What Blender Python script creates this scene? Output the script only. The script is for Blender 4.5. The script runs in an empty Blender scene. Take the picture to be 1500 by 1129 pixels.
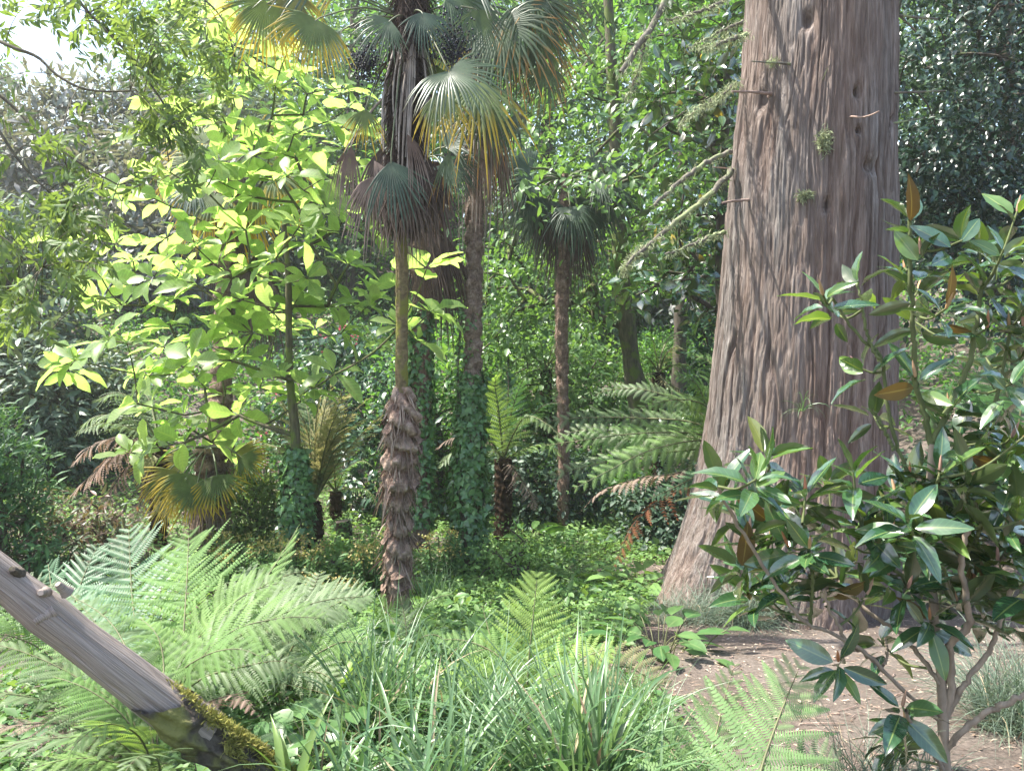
EXPOSURE = 1.65; HAZE = 0.0012; GREENCOOL = True
import bpy, math, numpy as np
from mathutils import Matrix, Vector
R = np.random.default_rng(11)
rad = math.radians
SC = bpy.context.scene
COL = SC.collection

# ------------------------------------------------------------------ camera
F = 1177.0
CAM = np.array([0.0, 0.0, 2.6])
PITCH = math.atan((564.5 - 500.0) / F)
FW = np.array([0, math.cos(PITCH), -math.sin(PITCH)])
UP = np.array([0, math.sin(PITCH), math.cos(PITCH)])

def P(px, py, d):
    """world point seen at photo pixel (px, py) at world depth y = d"""
    v = FW + (px - 750) / F * np.array([1.0, 0, 0]) + (564.5 - py) / F * UP
    return CAM + v * (d / v[1])

def PP(d, s, dd=None):
    pts = [tuple(float(q) for q in t.split(',')) for t in s.split()]
    n = len(pts)
    out = []
    for i, p in enumerate(pts):
        dep = p[2] if len(p) > 2 else (d if dd is None else d + (dd - d) * i / max(1, n - 1))
        out.append(P(p[0], p[1], dep))
    return np.array(out)

cam = bpy.data.cameras.new('camera')
cam.sensor_width = 36.0
cam.lens = 36.0 * F / 1500.0
cam.clip_start = 0.05
cam.clip_end = 2000
cam_ob = bpy.data.objects.new('camera', cam)
COL.objects.link(cam_ob)
cam_ob.location = CAM
cam_ob.rotation_euler = (rad(90) - PITCH, 0, 0)
SC.camera = cam_ob

# ------------------------------------------------------------------ noise
def vnoise(x, y, seed=0, nx=64, ny=256):
    g = np.random.default_rng(seed).random((nx, ny))
    xi = np.floor(x).astype(int); yi = np.floor(y).astype(int)
    fx = x - xi; fy = y - yi
    fx = fx * fx * (3 - 2 * fx); fy = fy * fy * (3 - 2 * fy)
    a = g[xi % nx, yi % ny]; b = g[(xi + 1) % nx, yi % ny]
    c = g[xi % nx, (yi + 1) % ny]; e = g[(xi + 1) % nx, (yi + 1) % ny]
    return (a * (1 - fx) + b * fx) * (1 - fy) + (c * (1 - fx) + e * fx) * fy

# ------------------------------------------------------------------ terrain height
_hy = np.array([-40, 0, 2.5, 4, 5.5, 7, 9, 12, 14, 17, 20, 30, 45, 70, 200.])
_hz = np.array([1.2, 1.1, 1.0, 0.72, 0.40, 0.17, -0.05, -0.25, 0.0, 0.95, 1.9, 5.0, 9.0, 13.0, 22.0])
def sstep(a, b, x):
    t = np.clip((x - a) / (b - a), 0, 1)
    return t * t * (3 - 2 * t)
def H(x, y):
    x = np.asarray(x, float); y = np.asarray(y, float)
    z = (np.interp(y - 0.5, _hy, _hz) + np.interp(y, _hy, _hz) + np.interp(y + 0.5, _hy, _hz)) / 3
    z = z + sstep(8, 13, y) * 0.22 * np.clip(-x - 3.2, 0, 12) * (1 - sstep(25, 40, y))
    z = z + sstep(7.5, 11, y) * 0.30 * np.clip(x - 2.2, 0, 9) * (1 - sstep(25, 40, y))
    z = z - sstep(20, 34, y) * sstep(8, 20, -x) * 1.5
    z = z + 0.05 * (vnoise(x * 1.1 + 50, y * 1.1 + 50, 5) - .5) + 0.025 * (vnoise(x * 4 + 50, y * 4 + 50, 6) - .5)
    return z

# ------------------------------------------------------------------ mesh builder
class MB:
    def __init__(s):
        s.V = []; s.F4 = []; s.F3 = []; s.A = []; s.m4 = []; s.m3 = []; s.n = 0
    def add(s, V, F, A=None, mat=0):
        V = np.asarray(V, float).reshape(-1, 3)
        F = np.asarray(F, int)
        if A is None:
            A = np.zeros((len(V), 3)); A[:, 0] = R.random()
        s.V.append(V); s.A.append(np.asarray(A, float).reshape(-1, 3))
        if F.shape[1] == 4:
            s.F4.append(F + s.n); s.m4.append(np.full(len(F), mat))
        else:
            s.F3.append(F + s.n); s.m3.append(np.full(len(F), mat))
        s.n += len(V)
        return s
    def mesh(s, name, mats, smooth=True):
        V = np.concatenate(s.V); A = np.concatenate(s.A)
        f4 = np.concatenate(s.F4) if s.F4 else np.zeros((0, 4), int)
        f3 = np.concatenate(s.F3) if s.F3 else np.zeros((0, 3), int)
        mi = np.concatenate(s.m4 + s.m3) if (s.m4 or s.m3) else np.zeros(0)
        me = bpy.data.meshes.new(name)
        nl = f4.size + f3.size; nf = len(f4) + len(f3)
        me.vertices.add(len(V)); me.vertices.foreach_set('co', V.ravel().astype(np.float32))
        me.loops.add(nl); me.loops.foreach_set('vertex_index', np.concatenate([f4.ravel(), f3.ravel()]).astype(np.int32))
        me.polygons.add(nf)
        st = np.concatenate([np.arange(len(f4)) * 4, len(f4) * 4 + np.arange(len(f3)) * 3])
        me.polygons.foreach_set('loop_start', st.astype(np.int32))
        me.polygons.foreach_set('material_index', mi.astype(np.int32))
        if smooth:
            me.polygons.foreach_set('use_smooth', np.ones(nf, bool))
        at = me.attributes.new('leaf', 'FLOAT_VECTOR', 'POINT')
        at.data.foreach_set('vector', A.ravel().astype(np.float32))
        for m in (mats if isinstance(mats, (list, tuple)) else [mats]):
            me.materials.append(m)
        me.update(calc_edges=True)
        return me
    def build(s, name, mats, parent=None, smooth=True):
        ob = bpy.data.objects.new(name, s.mesh(name, mats, smooth))
        COL.objects.link(ob)
        if parent is not None:
            ob.parent = parent
            if parent.type == 'EMPTY':
                ob.matrix_parent_inverse = Matrix.Translation(-Vector(parent.location))
        return ob

def tag(o, label=None, cat=None, group=None, kind=None):
    if label: o['label'] = label
    if cat: o['category'] = cat
    if group: o['group'] = group
    if kind: o['kind'] = kind
    return o
def thing(name, loc, label, cat, group=None):
    o = bpy.data.objects.new(name, None)
    o.empty_display_size = .1
    COL.objects.link(o)
    o.location = tuple(float(v) for v in loc)
    return tag(o, label, cat, group)
def ground(p):
    return (p[0], p[1], float(H(p[0], p[1])))

# ------------------------------------------------------------------ geometry helpers
def nrm(v):
    return v / (np.linalg.norm(v, axis=-1, keepdims=True) + 1e-12)
def smooth_path(pts, n):
    """Catmull-Rom through pts, n samples"""
    pts = np.asarray(pts, float)
    if len(pts) == 2:
        t = np.linspace(0, 1, n)[:, None]
        return pts[0] * (1 - t) + pts[1] * t
    p = np.vstack([2 * pts[0] - pts[1], pts, 2 * pts[-1] - pts[-2]])
    k = len(pts) - 1
    seg = np.linalg.norm(np.diff(pts, axis=0), axis=1)
    cum = np.concatenate([[0], np.cumsum(seg)]) / seg.sum()
    u = np.linspace(0, 1, n)
    i = np.clip(np.searchsorted(cum, u, side='right') - 1, 0, k - 1)
    t = ((u - cum[i]) / (cum[i + 1] - cum[i] + 1e-12))[:, None]
    a, b, c, e = p[i], p[i + 1], p[i + 2], p[i + 3]
    return .5 * (2 * b + (c - a) * t + (2 * a - 5 * b + 4 * c - e) * t ** 2 + (3 * b - a - 3 * c + e) * t ** 3)
def frames_along(path, upref=(0, 0, 1)):
    T = nrm(np.gradient(path, axis=0))
    u = np.array(upref, float)
    S = np.cross(T, u)
    bad = np.linalg.norm(S, axis=1) < 1e-3
    S[bad] = np.array([1, 0, 0])
    S = nrm(S)
    return T, S, nrm(np.cross(S, T))
def tube(mb, path, radii, sides=6, mat=0, rnd=None, rough=0.0, caps=False):
    path = np.asarray(path, float); n = len(path)
    radii = np.broadcast_to(np.asarray(radii, float), (n,))
    T = nrm(np.gradient(path, axis=0))
    S = np.zeros((n, 3)); ref = np.array([0.31, 0.77, 0.12])
    s = np.cross(T[0], ref); s /= np.linalg.norm(s)
    for i in range(n):
        s = s - T[i] * (s @ T[i]); s /= np.linalg.norm(s) + 1e-9; S[i] = s
    B = np.cross(T, S)
    a = np.arange(sides) / sides * 2 * np.pi
    rr = radii[:, None] * np.ones((1, sides))
    if rough:
        rr = rr * (1 + rough * (R.random((n, sides)) - .5) * 2)
    V = path[:, None, :] + rr[..., None] * (np.cos(a)[None, :, None] * S[:, None, :] + np.sin(a)[None, :, None] * B[:, None, :])
    i, j = np.meshgrid(np.arange(n - 1), np.arange(sides), indexing='ij')
    q = np.stack([i * sides + j, i * sides + (j + 1) % sides, (i + 1) * sides + (j + 1) % sides, (i + 1) * sides + j], -1).reshape(-1, 4)
    A = np.zeros((n, sides, 3)); A[..., 0] = R.random() if rnd is None else rnd
    A[..., 1] = np.linspace(0, 1, n)[:, None]; A[..., 2] = np.arange(sides)[None] / sides
    mb.add(V.reshape(-1, 3), q, A.reshape(-1, 3), mat)
    if caps:
        for e, flip in ((0, 1), (n - 1, 0)):
            ring = V[e]; c = path[e]
            vv = np.vstack([ring, c]); f = np.array([[k, (k + 1) % sides, sides] for k in range(sides)])
            if flip: f = f[:, ::-1]
            AA = np.zeros((sides + 1, 3)); AA[:, 0] = .9; AA[:, 1] = 1
            mb.add(vv, f, AA, mat)
def rep(mb, tv, tf, ta, M, T, rnd=None, mat=0):
    """N copies of a template: M (N,3,3) columns = axes, T (N,3)"""
    N = len(T)
    if N == 0: return
    V = np.einsum('nij,mj->nmi', M, tv) + T[:, None, :]
    m = len(tv)
    Fc = (tf[None] + (np.arange(N) * m)[:, None, None]).reshape(-1, tf.shape[1])
    A = np.broadcast_to(ta, (N, m, 3)).copy()
    A[..., 0] = (R.random(N) if rnd is None else rnd)[:, None]
    mb.add(V.reshape(-1, 3), Fc, A.reshape(-1, 3), mat)
def basis(X, Z, size, wid=None):
    """axes: X along the leaf, Z its normal; (N,3,3)"""
    X = nrm(X); Z = Z - X * (X * Z).sum(-1, keepdims=True); Z = nrm(Z)
    Y = np.cross(Z, X)
    size = np.asarray(size, float)
    w = size if wid is None else wid
    return np.stack([X * size[:, None], Y * np.asarray(w)[:, None], Z * size[:, None]], -1)
def leaf_tpl(nl, half, width, fold=.15, droop=.15, na=1, wave=0.0, petiole=0.0):
    """leaf along +x, length 1; half(t) outline 0..1; na = cells per side"""
    t = np.linspace(0, 1, nl + 1)
    h = np.array([half(v) for v in t]) * width / 2
    c = np.linspace(-1, 1, 2 * na + 1)
    X = np.repeat(t[:, None], len(c), 1)
    Y = h[:, None] * c[None]
    Z = fold * np.abs(Y) - droop * t[:, None] ** 2 + wave * np.sin(t[:, None] * 17) * (np.abs(c)[None] ** 2) * np.sign(c + .01)[None]
    X = petiole + X * (1 - petiole)
    V = np.stack([X, Y, Z], -1).reshape(-1, 3)
    m = len(c)
    i, j = np.meshgrid(np.arange(nl), np.arange(m - 1), indexing='ij')
    q = np.stack([i * m + j, (i + 1) * m + j, (i + 1) * m + j + 1, i * m + j + 1], -1).reshape(-1, 4)
    A = np.stack([np.zeros_like(X), np.repeat(t[:, None], m, 1), np.repeat(np.abs(c)[None], nl + 1, 0)], -1).reshape(-1, 3)
    return V, q, A
ell = lambda t: max(0.03, math.sin(math.pi * t ** .85) ** .8)
obov = lambda t: max(0.04, math.sin(math.pi * t ** 1.5) ** .75)
lance = lambda t: max(0.02, math.sin(math.pi * t ** .7) ** .9)
strapf = lambda t: max(0.05, min(1, 4 * t + .5) * (1 - t ** 3))
L_SM = leaf_tpl(2, lambda t: [.05, 1, .05][int(round(t * 2))], .55, .25, .15)           # 3x3 small leaf
L_NARROW = leaf_tpl(2, lambda t: [.05, 1, .05][int(round(t * 2))], .26, .25, .2)
L_MID = leaf_tpl(4, ell, .5, .25, .2)
L_LANCE = leaf_tpl(4, lance, .27, .25, .28)
L_BIG = leaf_tpl(7, obov, .42, .32, .22, 1, .012, .06)
L_BIG2 = leaf_tpl(7, obov, .38, .45, .45, 1, .03, .06)
L_BIG3 = leaf_tpl(7, obov, .46, .2, .05, 1, -.025, .06)
L_MAG2 = leaf_tpl(9, ell, .33, .45, .32, 2, .018, .10)
L_MAG = leaf_tpl(9, ell, .35, .22, .12, 2, .010, .10)
L_IVY = (np.array([[0, 0, 0], [.25, .5, -.03], [.5, .28, 0], [1, 0, -.12], [.5, -.28, 0], [.25, -.5, -.03], [.42, 0, .06]]),
         np.array([[0, 6, 2, 1], [2, 6, 4, 3], [4, 6, 0, 5]]),
         np.array([[0, 0, 0], [0, .3, 1], [0, .5, .6], [0, 1, 0], [0, .5, .6], [0, .3, 1], [0, .4, 0.]]))

def rand_dirs(n, zb=0.0):
    v = R.normal(size=(n, 3)); v[:, 2] += zb
    return nrm(v)
def scatter(mb, tpl, cen, n, spread, size, mat=0, out=None, upb=.9, droop=.2, jit=.6, svar=.3):
    """n leaves round every centre; layered sprays facing up and outwards"""
    N = len(cen) * n
    c = np.repeat(cen, n, 0)
    off = R.normal(size=(N, 3)) * np.asarray(spread)
    T = c + off
    o = nrm(off * np.array([1, 1, .3]) + 1e-6)
    if out is not None: o = nrm(o + np.repeat(out, n, 0))
    Z = np.array([0, 0, upb]) + .45 * o + R.normal(size=(N, 3)) * jit * .6
    X = o * .7 + R.normal(size=(N, 3)) * .6 - np.array([0, 0, droop])
    rc = np.repeat(R.random(len(cen)), n)
    rnd = np.clip(.55 * rc + .45 * R.random(N), 0, 1)
    rep(mb, *tpl, basis(X, Z, size * (1 + svar * R.normal(size=N).clip(-1.5, 2))), T, rnd, mat)

# branch network: join tips to the nearest sensible node of the skeleton
def branches(mb, trunk, r0, r1, tips, rtip, mat=0, sides=5, sag=.08, up=.5, wiggle=.05, step=.35, nseg=24, trunk_sides=10, exp=2.2, trunk_mesh=True):
    nodes = [p for p in smooth_path(trunk, nseg)]
    par = [i - 1 for i in range(nseg)]
    base_r = list(np.linspace(r0, r1, nseg))
    ntr = nseg
    order = np.argsort(np.min(np.linalg.norm(tips[:, None] - np.array(nodes)[None], axis=2), axis=1))
    paths = []; tipdir = np.zeros((len(tips), 3))
    for ti in order:
        t = tips[ti]
        N = np.array(nodes)
        d = t - N
        dist = np.linalg.norm(d, axis=1)
        cost = dist + up * np.clip(-(d[:, 2]), 0, None) * 1.5 + np.where(d[:, 2] < .25 * dist, up * (.25 * dist - d[:, 2]), 0)
        cost[0] += 5
        k = int(np.argmin(cost))
        a = N[k]; L = dist[k]
        ns = max(2, int(L / step) + 1)
        u = np.linspace(0, 1, ns + 1)[1:]
        mid = np.array([0, 0, 1.0]) * sag * L
        seq = [k]
        wob = R.normal(size=3) * wiggle * L
        for v in u:
            q = a + (t - a) * v + (mid + wob) * 4 * v * (1 - v) * .5 + (R.normal(size=3) * wiggle * .25 * L / ns if v < 1 else 0)
            nodes.append(q); par.append(seq[-1]); seq.append(len(nodes) - 1)
        paths.append(seq)
        tipdir[ti] = nodes[seq[-1]] - nodes[seq[-2]]
    w = np.zeros(len(nodes))
    for s in paths: w[s[-1]] += rtip ** exp
    for i in range(len(nodes) - 1, 0, -1):
        if par[i] >= 0: w[par[i]] += w[i]
    r = w ** (1 / exp)
    N = np.array(nodes)
    if trunk_mesh:
        tp = smooth_path(trunk, nseg * 2)
        tube(mb, tp, np.linspace(r0, r1, nseg * 2) * (1 + .05 * R.normal(size=nseg * 2)), trunk_sides, mat, rough=.04)
    for s in paths:
        rr = np.maximum(r[s], rtip * .6); rr[0] = min(rr[0], rr[1] * 1.25)
        pts = N[s]
        m = max(len(pts) * 2 - 1, 3)
        tube(mb, smooth_path(pts, m), np.interp(np.linspace(0, 1, m), np.linspace(0, 1, len(rr)), rr), sides, mat)
    return nrm(tipdir), N

# ------------------------------------------------------------------ fern fronds
def frond(mb, path, W, npin=26, detail=1, s0=.12, droop=.18, shape=None, upref=(0, 0, 1), rr=.006, ang=1.15, mat=0, smat=1, npl=14, thick=.98, curl=0.0, ragged=0.035):
    """bipinnate frond along a 3D path; W = half width in metres"""
    Pth = smooth_path(path, 48)
    L = np.linalg.norm(np.diff(Pth, axis=0), axis=1).sum()
    T, S, Nn = frames_along(Pth, upref)
    shp = shape or (lambda q: (np.sin(np.pi * np.clip(q, 0, 1) ** .62)) ** .8)
    s = np.linspace(s0, .985, npin)
    q = (s - s0) / (1 - s0)
    ln = W * np.maximum(shp(q * .97 + .03), .04)
    rnd0 = R.random()
    V = []; A = []; Fq = []
    n0 = 0
    for side in (-1, 1):
        l = ln * (1 + .06 * R.normal(size=npin))
        a = ang + .06 * R.normal(size=npin) - .35 * q
        if ragged:
            keep = R.random(npin) > ragged
            l = l * np.where(keep, 1, .35)
        m = npl
        v = (np.arange(m) + .5) / m                       # along the pinna
        sp = L / npin * (1 - s0)                          # spacing of pinnae
        pw = np.minimum(sp * .52 * thick, .3 * np.maximum(l, 1e-3))[:, None] * np.clip(1.12 - v ** 2.2, .12, 1)[None]   # pinnule length
        ax = np.cos(a)[:, None]; ay = np.sin(a)[:, None]  # pinna direction: forward, sideways
        cx = s[:, None] * L + ax * l[:, None] * v[None]
        cy = ay * l[:, None] * v[None]
        dv = (l / m)[:, None] * .5 * (.84 if detail > 1 else .95)
        tw = R.normal(size=(npin, 1)) * .2
        for ps in (-1, 1):                                # pinnules either side of the pinna's midrib
            px_, py_ = -ay * ps, ax * ps                  # perpendicular
            b0x, b0y = cx - ax * dv, cy - ay * dv
            b1x, b1y = cx + ax * dv, cy + ay * dv
            lean = .35
            tx, ty = cx + px_ * pw + ax * pw * lean, cy + py_ * pw + ay * pw * lean
            zz = lambda X, Y, k: -droop * np.abs(Y) ** 2 / W + k + tw * np.abs(Y) * ps * 0
            if detail > 1:
                m0x, m0y = b0x + (px_ + ax * lean) * pw * .7, b0y + (py_ + ay * lean) * pw * .7
                m1x, m1y = b1x + (px_ + ax * lean * .6) * pw * .72 - ax * dv * .35, b1y + (py_ + ay * lean * .6) * pw * .72 - ay * dv * .35
                quad = [(b0x, b0y, 0), (b1x, b1y, 0), (m1x, m1y, -.1), (tx, ty, -.22), (m0x, m0y, -.1)]
            else:
                quad = [(b0x, b0y, 0), (b1x, b1y, 0), (tx, ty, -.2)]
            K = len(quad)
            X = np.stack([c[0] for c in quad], -1).reshape(-1)
            Y = np.stack([c[1] for c in quad], -1).reshape(-1) * side
            Z = np.stack([zz(c[0], c[1], c[2] * pw) for c in quad], -1).reshape(-1)
            Z = Z + (tw * np.ones((npin, m)) * np.abs(cy)).repeat(K, axis=1).reshape(-1) * 1.0
            cnt = npin * m
            idx = n0 + np.arange(cnt) * K
            if K == 5:
                f1 = np.stack([idx, idx + 1, idx + 2, idx + 4], -1)
                f2 = np.stack([idx + 4, idx + 2, idx + 3], -1)
                if (side * ps) > 0: f1 = f1[:, ::-1]; f2 = f2[:, ::-1]
                Fq.append(f1); Fq.append(f2)
            else:
                f = np.stack([idx, idx + 1, idx + 2], -1)
                Fq.append(f[:, ::-1] if side * ps > 0 else f)
            V.append(np.stack([X, Y, Z], -1)); n0 += cnt * K
            aa = np.zeros((npin, m, K, 3)); aa[..., 0] = rnd0; aa[..., 1] = q[:, None, None]; aa[..., 2] = v[None, :, None]
            aa[..., 0] = np.clip(aa[..., 0] + .12 * R.normal(size=(npin, 1, 1)), 0, 1)
            A.append(aa.reshape(-1, 3))
    V = np.concatenate(V); A = np.concatenate(A)
    u = np.clip(V[:, 0] / L, 0, 1.03) * 47
    i = np.clip(np.floor(u).astype(int), 0, 46); f = (u - i)[:, None]
    lerp = lambda B: B[i] * (1 - f) + B[i + 1] * f
    world = lerp(Pth) + nrm(lerp(S)) * V[:, 1:2] + nrm(lerp(Nn)) * V[:, 2:3]
    base = mb.n
    q4 = [x for x in Fq if x.shape[1] == 4]; q3 = [x for x in Fq if x.shape[1] == 3]
    mb.V.append(world); mb.A.append(A)
    for x in q4: mb.F4.append(x + base); mb.m4.append(np.full(len(x), mat))
    for x in q3: mb.F3.append(x + base); mb.m3.append(np.full(len(x), mat))
    mb.n += len(world)
    tube(mb, Pth[::3], np.linspace(rr, rr * .25, len(Pth[::3])), 5, smat)
    if detail > 0:
        # midribs of the pinnae as thin slivers
        pass
def arc(base, az, el, L, bend, n=9, power=1.3, side=0.0):
    t = np.linspace(0, 1, n); e = el - bend * t ** power
    a = az + side * t
    st = L / (n - 1)
    dx = np.cos(e) * np.cos(a) * st; dy = np.cos(e) * np.sin(a) * st; dz = np.sin(e) * st
    p = np.stack([np.cumsum(dx), np.cumsum(dy), np.cumsum(dz)], -1)
    p = np.vstack([[0, 0, 0], p[:-1]])
    return np.asarray(base) + p

# ------------------------------------------------------------------ palm fans
def fan(mb, hub, axis, normal, Rr, spread=180, nseg=36, fused=.42, droop=.25, mat=0, fold=.5, drag=0.0, ragged=0.14, cup=.1):
    axis = nrm(np.asarray(axis, float)); normal = np.asarray(normal, float)
    normal = nrm(normal - axis * (axis @ normal)); side = np.cross(normal, axis)
    th = np.linspace(-spread / 2, spread / 2, nseg) * math.pi / 180
    dth = rad(spread) / nseg
    ks = np.array([0.03, .2, fused, .6, .8, 1.0])
    rnd = R.random()
    V = []; A = []; Q = []
    n0 = 0
    for i, a in enumerate(th):
        d = axis * math.cos(a) + side * math.sin(a)
        e = np.cross(normal, d)
        rl = Rr * (1 - .22 * abs(a / max(.01, rad(spread) / 2)) ** 2) * (1 + ragged * R.normal())
        wmax = 2 * fused * Rr * math.tan(dth / 2) * 1.04
        extra = droop * (1 + .35 * R.normal())
        twist = R.normal() * .25
        for k in ks:
            if k <= fused: w = wmax * k / fused
            else: w = wmax * (1 - ((k - fused) / (1 - fused)) ** 2.2) + .001
            c = hub + d * rl * k + normal * (cup * rl * k * (1 - k))
            g = max(0, k - fused) / (1 - fused)
            c = c + np.array([0, 0, -1]) * extra * rl * g ** 1.7 + e * twist * rl * .12 * g ** 2
            c = c + np.array([0, 0, -1]) * drag * rl * k ** 2
            h = fold * w * .5
            V += [c + e * w / 2, c + normal * h, c - e * w / 2]
            A += [(rnd, k, 1), (rnd, k, 0), (rnd, k, 1)]
        m = len(ks)
        for s in range(m - 1):
            b = n0 + s * 3
            Q += [[b, b + 1, b + 4, b + 3], [b + 1, b + 2, b + 5, b + 4]]
        n0 += m * 3
    mb.add(np.array(V), np.array(Q), np.array(A), mat)

# ------------------------------------------------------------------ grass
def blades(mb, base, n, L, w, el=(.9, 1.5), bend=(.5, 1.6), rbase=.06, az=(0, 2 * math.pi), mat=0, nl=6, lvar=.25, kink=0.0):
    base = np.asarray(base)
    t = np.linspace(0, 1, nl + 1)
    V = np.zeros((n, nl + 1, 3, 3)); A = np.zeros((n, nl + 1, 3, 3))
    a = R.uniform(az[0], az[1], n); e0 = R.uniform(el[0], el[1], n); b = R.uniform(bend[0], bend[1], n)
    l = L * (1 + lvar * R.normal(size=n).clip(-2, 1.6))
    e = e0[:, None] - b[:, None] * t[None] ** 1.4
    st = (l / nl)[:, None]
    rr_ = np.concatenate([np.zeros((n, 1)), np.cumsum(np.cos(e[:, :-1]) * st, 1)], 1)
    zz = np.concatenate([np.zeros((n, 1)), np.cumsum(np.sin(e[:, :-1]) * st, 1)], 1)
    sw = R.normal(size=n)[:, None] * .12 * t[None] ** 2
    ca, sa = np.cos(a)[:, None], np.sin(a)[:, None]
    c = np.stack([rr_ * ca - sw * l[:, None] * sa, rr_ * sa + sw * l[:, None] * ca, zz], -1)
    rb = rbase * np.sqrt(R.random(n)); ab = R.random(n) * 2 * np.pi
    c = c + base + np.stack([rb * np.cos(ab + 0), rb * np.sin(ab), 0 * rb], -1)[:, None]
    sd = np.stack([-sa, ca, 0 * sa], -1) * np.ones((1, nl + 1, 1))
    tw = R.normal(size=n)[:, None, None] * .5
    upv = np.stack([-np.sin(e) * ca, -np.sin(e) * sa, np.cos(e)], -1)
    sd = nrm(sd + upv * tw)
    wd = w * np.clip(1.0 - t ** 2.2, .03, 1) * (.6 + .4 * np.minimum(1, t * 6))
    wd = wd[None] * (1 + .25 * R.normal(size=n).clip(-1.5, 1.5))[:, None]
    V[:, :, 0] = c - sd * wd[..., None] / 2; V[:, :, 1] = c - upv * wd[..., None] * .18; V[:, :, 2] = c + sd * wd[..., None] / 2
    A[..., 0] = R.random(n)[:, None, None]; A[..., 1] = t[None, :, None]; A[..., 2] = np.array([1, 0, 1])[None, None]
    i, j, k = np.meshgrid(np.arange(n), np.arange(nl), np.arange(2), indexing='ij')
    o = i * (nl + 1) * 3 + j * 3 + k
    q = np.stack([o, o + 1, o + 4, o + 3], -1).reshape(-1, 4)
    mb.add(V.reshape(-1, 3), q, A.reshape(-1, 3), mat)

# ------------------------------------------------------------------ materials
def newmat(name):
    m = bpy.data.materials.new(name); m.use_nodes = True
    nt = m.node_tree; nt.nodes.clear()
    out = nt.nodes.new('ShaderNodeOutputMaterial')
    return m, nt, out
def N_(nt, t, **kw):
    n = nt.nodes.new(t)
    for k, v in kw.items(): setattr(n, k, v)
    return n
def ramp(nt, fac, stops):
    r = nt.nodes.new('ShaderNodeValToRGB')
    cr = r.color_ramp
    while len(cr.elements) < len(stops): cr.elements.new(.5)
    for e, (p, c) in zip(cr.elements, stops):
        e.position = p; e.color = (*c, 1)
    nt.links.new(fac, r.inputs[0])
    return r.outputs[0]
def mixc(nt, fac, a, b, mode='MIX'):
    m = nt.nodes.new('ShaderNodeMix'); m.data_type = 'RGBA'; m.blend_type = mode
    for sock, v in ((0, fac), (6, a), (7, b)):
        if hasattr(v, 'is_output') and v.is_output: nt.links.new(v, m.inputs[sock])
        elif sock == 0: m.inputs[0].default_value = v
        else: m.inputs[sock].default_value = (*v, 1)
    return m.outputs[2]
def leafmat(name, cols, tip=None, tip0=.55, back=None, rough=.5, spec=.4, trans=.35, tcol=None, rib=None, noise=.25, ribw=.12, coat=0, veins=0):
    """cols: colours by the leaf's random value; tip: colour of the outer end; back: colour of the underside"""
    m, nt, out = newmat(name)
    at = N_(nt, 'ShaderNodeAttribute', attribute_name='leaf')
    sx = N_(nt, 'ShaderNodeSeparateXYZ'); nt.links.new(at.outputs['Vector'], sx.inputs[0])
    if GREENCOOL and cols[0][1] > cols[0][0] * 1.3:
        cols = [(r_ * 1.03, g_, min(.6, b_ * 1.15 + .002)) for r_, g_, b_ in cols]
        tcol = tcol or (1.6, 1.5, .6); tcol = (tcol[0] * .97, tcol[1], tcol[2] + .08)
    k = len(cols)
    c = ramp(nt, sx.outputs[0], [(i / max(1, k - 1), cc) for i, cc in enumerate(cols)])
    if noise:
        tc = N_(nt, 'ShaderNodeTexCoord')
        nz = N_(nt, 'ShaderNodeTexNoise'); nz.inputs['Scale'].default_value = 9; nz.inputs['Detail'].default_value = 3
        nt.links.new(tc.outputs['Object'], nz.inputs['Vector'])
        g = ramp(nt, nz.outputs[0], [(.3, (1 - noise,) * 3), (.7, (1 + noise,) * 3)])
        c = mixc(nt, 1.0, c, g, 'MULTIPLY')
    if veins:
        ma = N_(nt, 'ShaderNodeMath', operation='MULTIPLY_ADD'); nt.links.new(sx.outputs[1], ma.inputs[0]); ma.inputs[1].default_value = veins * 6.283
        mb_ = N_(nt, 'ShaderNodeMath', operation='MULTIPLY'); nt.links.new(sx.outputs[2], mb_.inputs[0]); mb_.inputs[1].default_value = -9.0
        nt.links.new(mb_.outputs[0], ma.inputs[2])
        si = N_(nt, 'ShaderNodeMath', operation='SINE'); nt.links.new(ma.outputs[0], si.inputs[0])
        c = mixc(nt, 1.0, c, ramp(nt, si.outputs[0], [(0.0, (.97,) * 3), (.75, (1.0,) * 3), (1.0, (1.22,) * 3)]), 'MULTIPLY')
    if rib:
        rf = N_(nt, 'ShaderNodeMapRange'); rf.inputs[1].default_value = ribw; rf.inputs[2].default_value = ribw * .3
        nt.links.new(sx.outputs[2], rf.inputs[0])
        c = mixc(nt, rf.outputs[0], c, rib)
    if tip:
        mr = N_(nt, 'ShaderNodeMapRange'); mr.inputs[1].default_value = tip0; mr.inputs[2].default_value = min(1.0, tip0 + .25)
        nt.links.new(sx.outputs[1], mr.inputs[0])
        c = mixc(nt, mr.outputs[0], c, tip)
    c0 = c
    if back:
        geo = N_(nt, 'ShaderNodeNewGeometry')
        c = mixc(nt, geo.outputs['Backfacing'], c, back)
    b = N_(nt, 'ShaderNodeBsdfPrincipled')
    nt.links.new(c, b.inputs['Base Color'])
    b.inputs['Roughness'].default_value = rough
    b.inputs['Specular IOR Level'].default_value = spec
    b.inputs['Coat Weight'].default_value = coat; b.inputs['Coat Roughness'].default_value = .16
    sh = b.outputs[0]
    if trans:
        t = N_(nt, 'ShaderNodeBsdfTranslucent')
        tc_ = mixc(nt, 1.0, c0, tcol or (1.6, 1.5, .6), 'MULTIPLY')
        nt.links.new(tc_, t.inputs['Color'])
        mx = N_(nt, 'ShaderNodeMixShader'); mx.inputs[0].default_value = trans
        nt.links.new(sh, mx.inputs[1]); nt.links.new(t.outputs[0], mx.inputs[2]); sh = mx.outputs[0]
    nt.links.new(sh, out.inputs[0])
    return m
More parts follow.
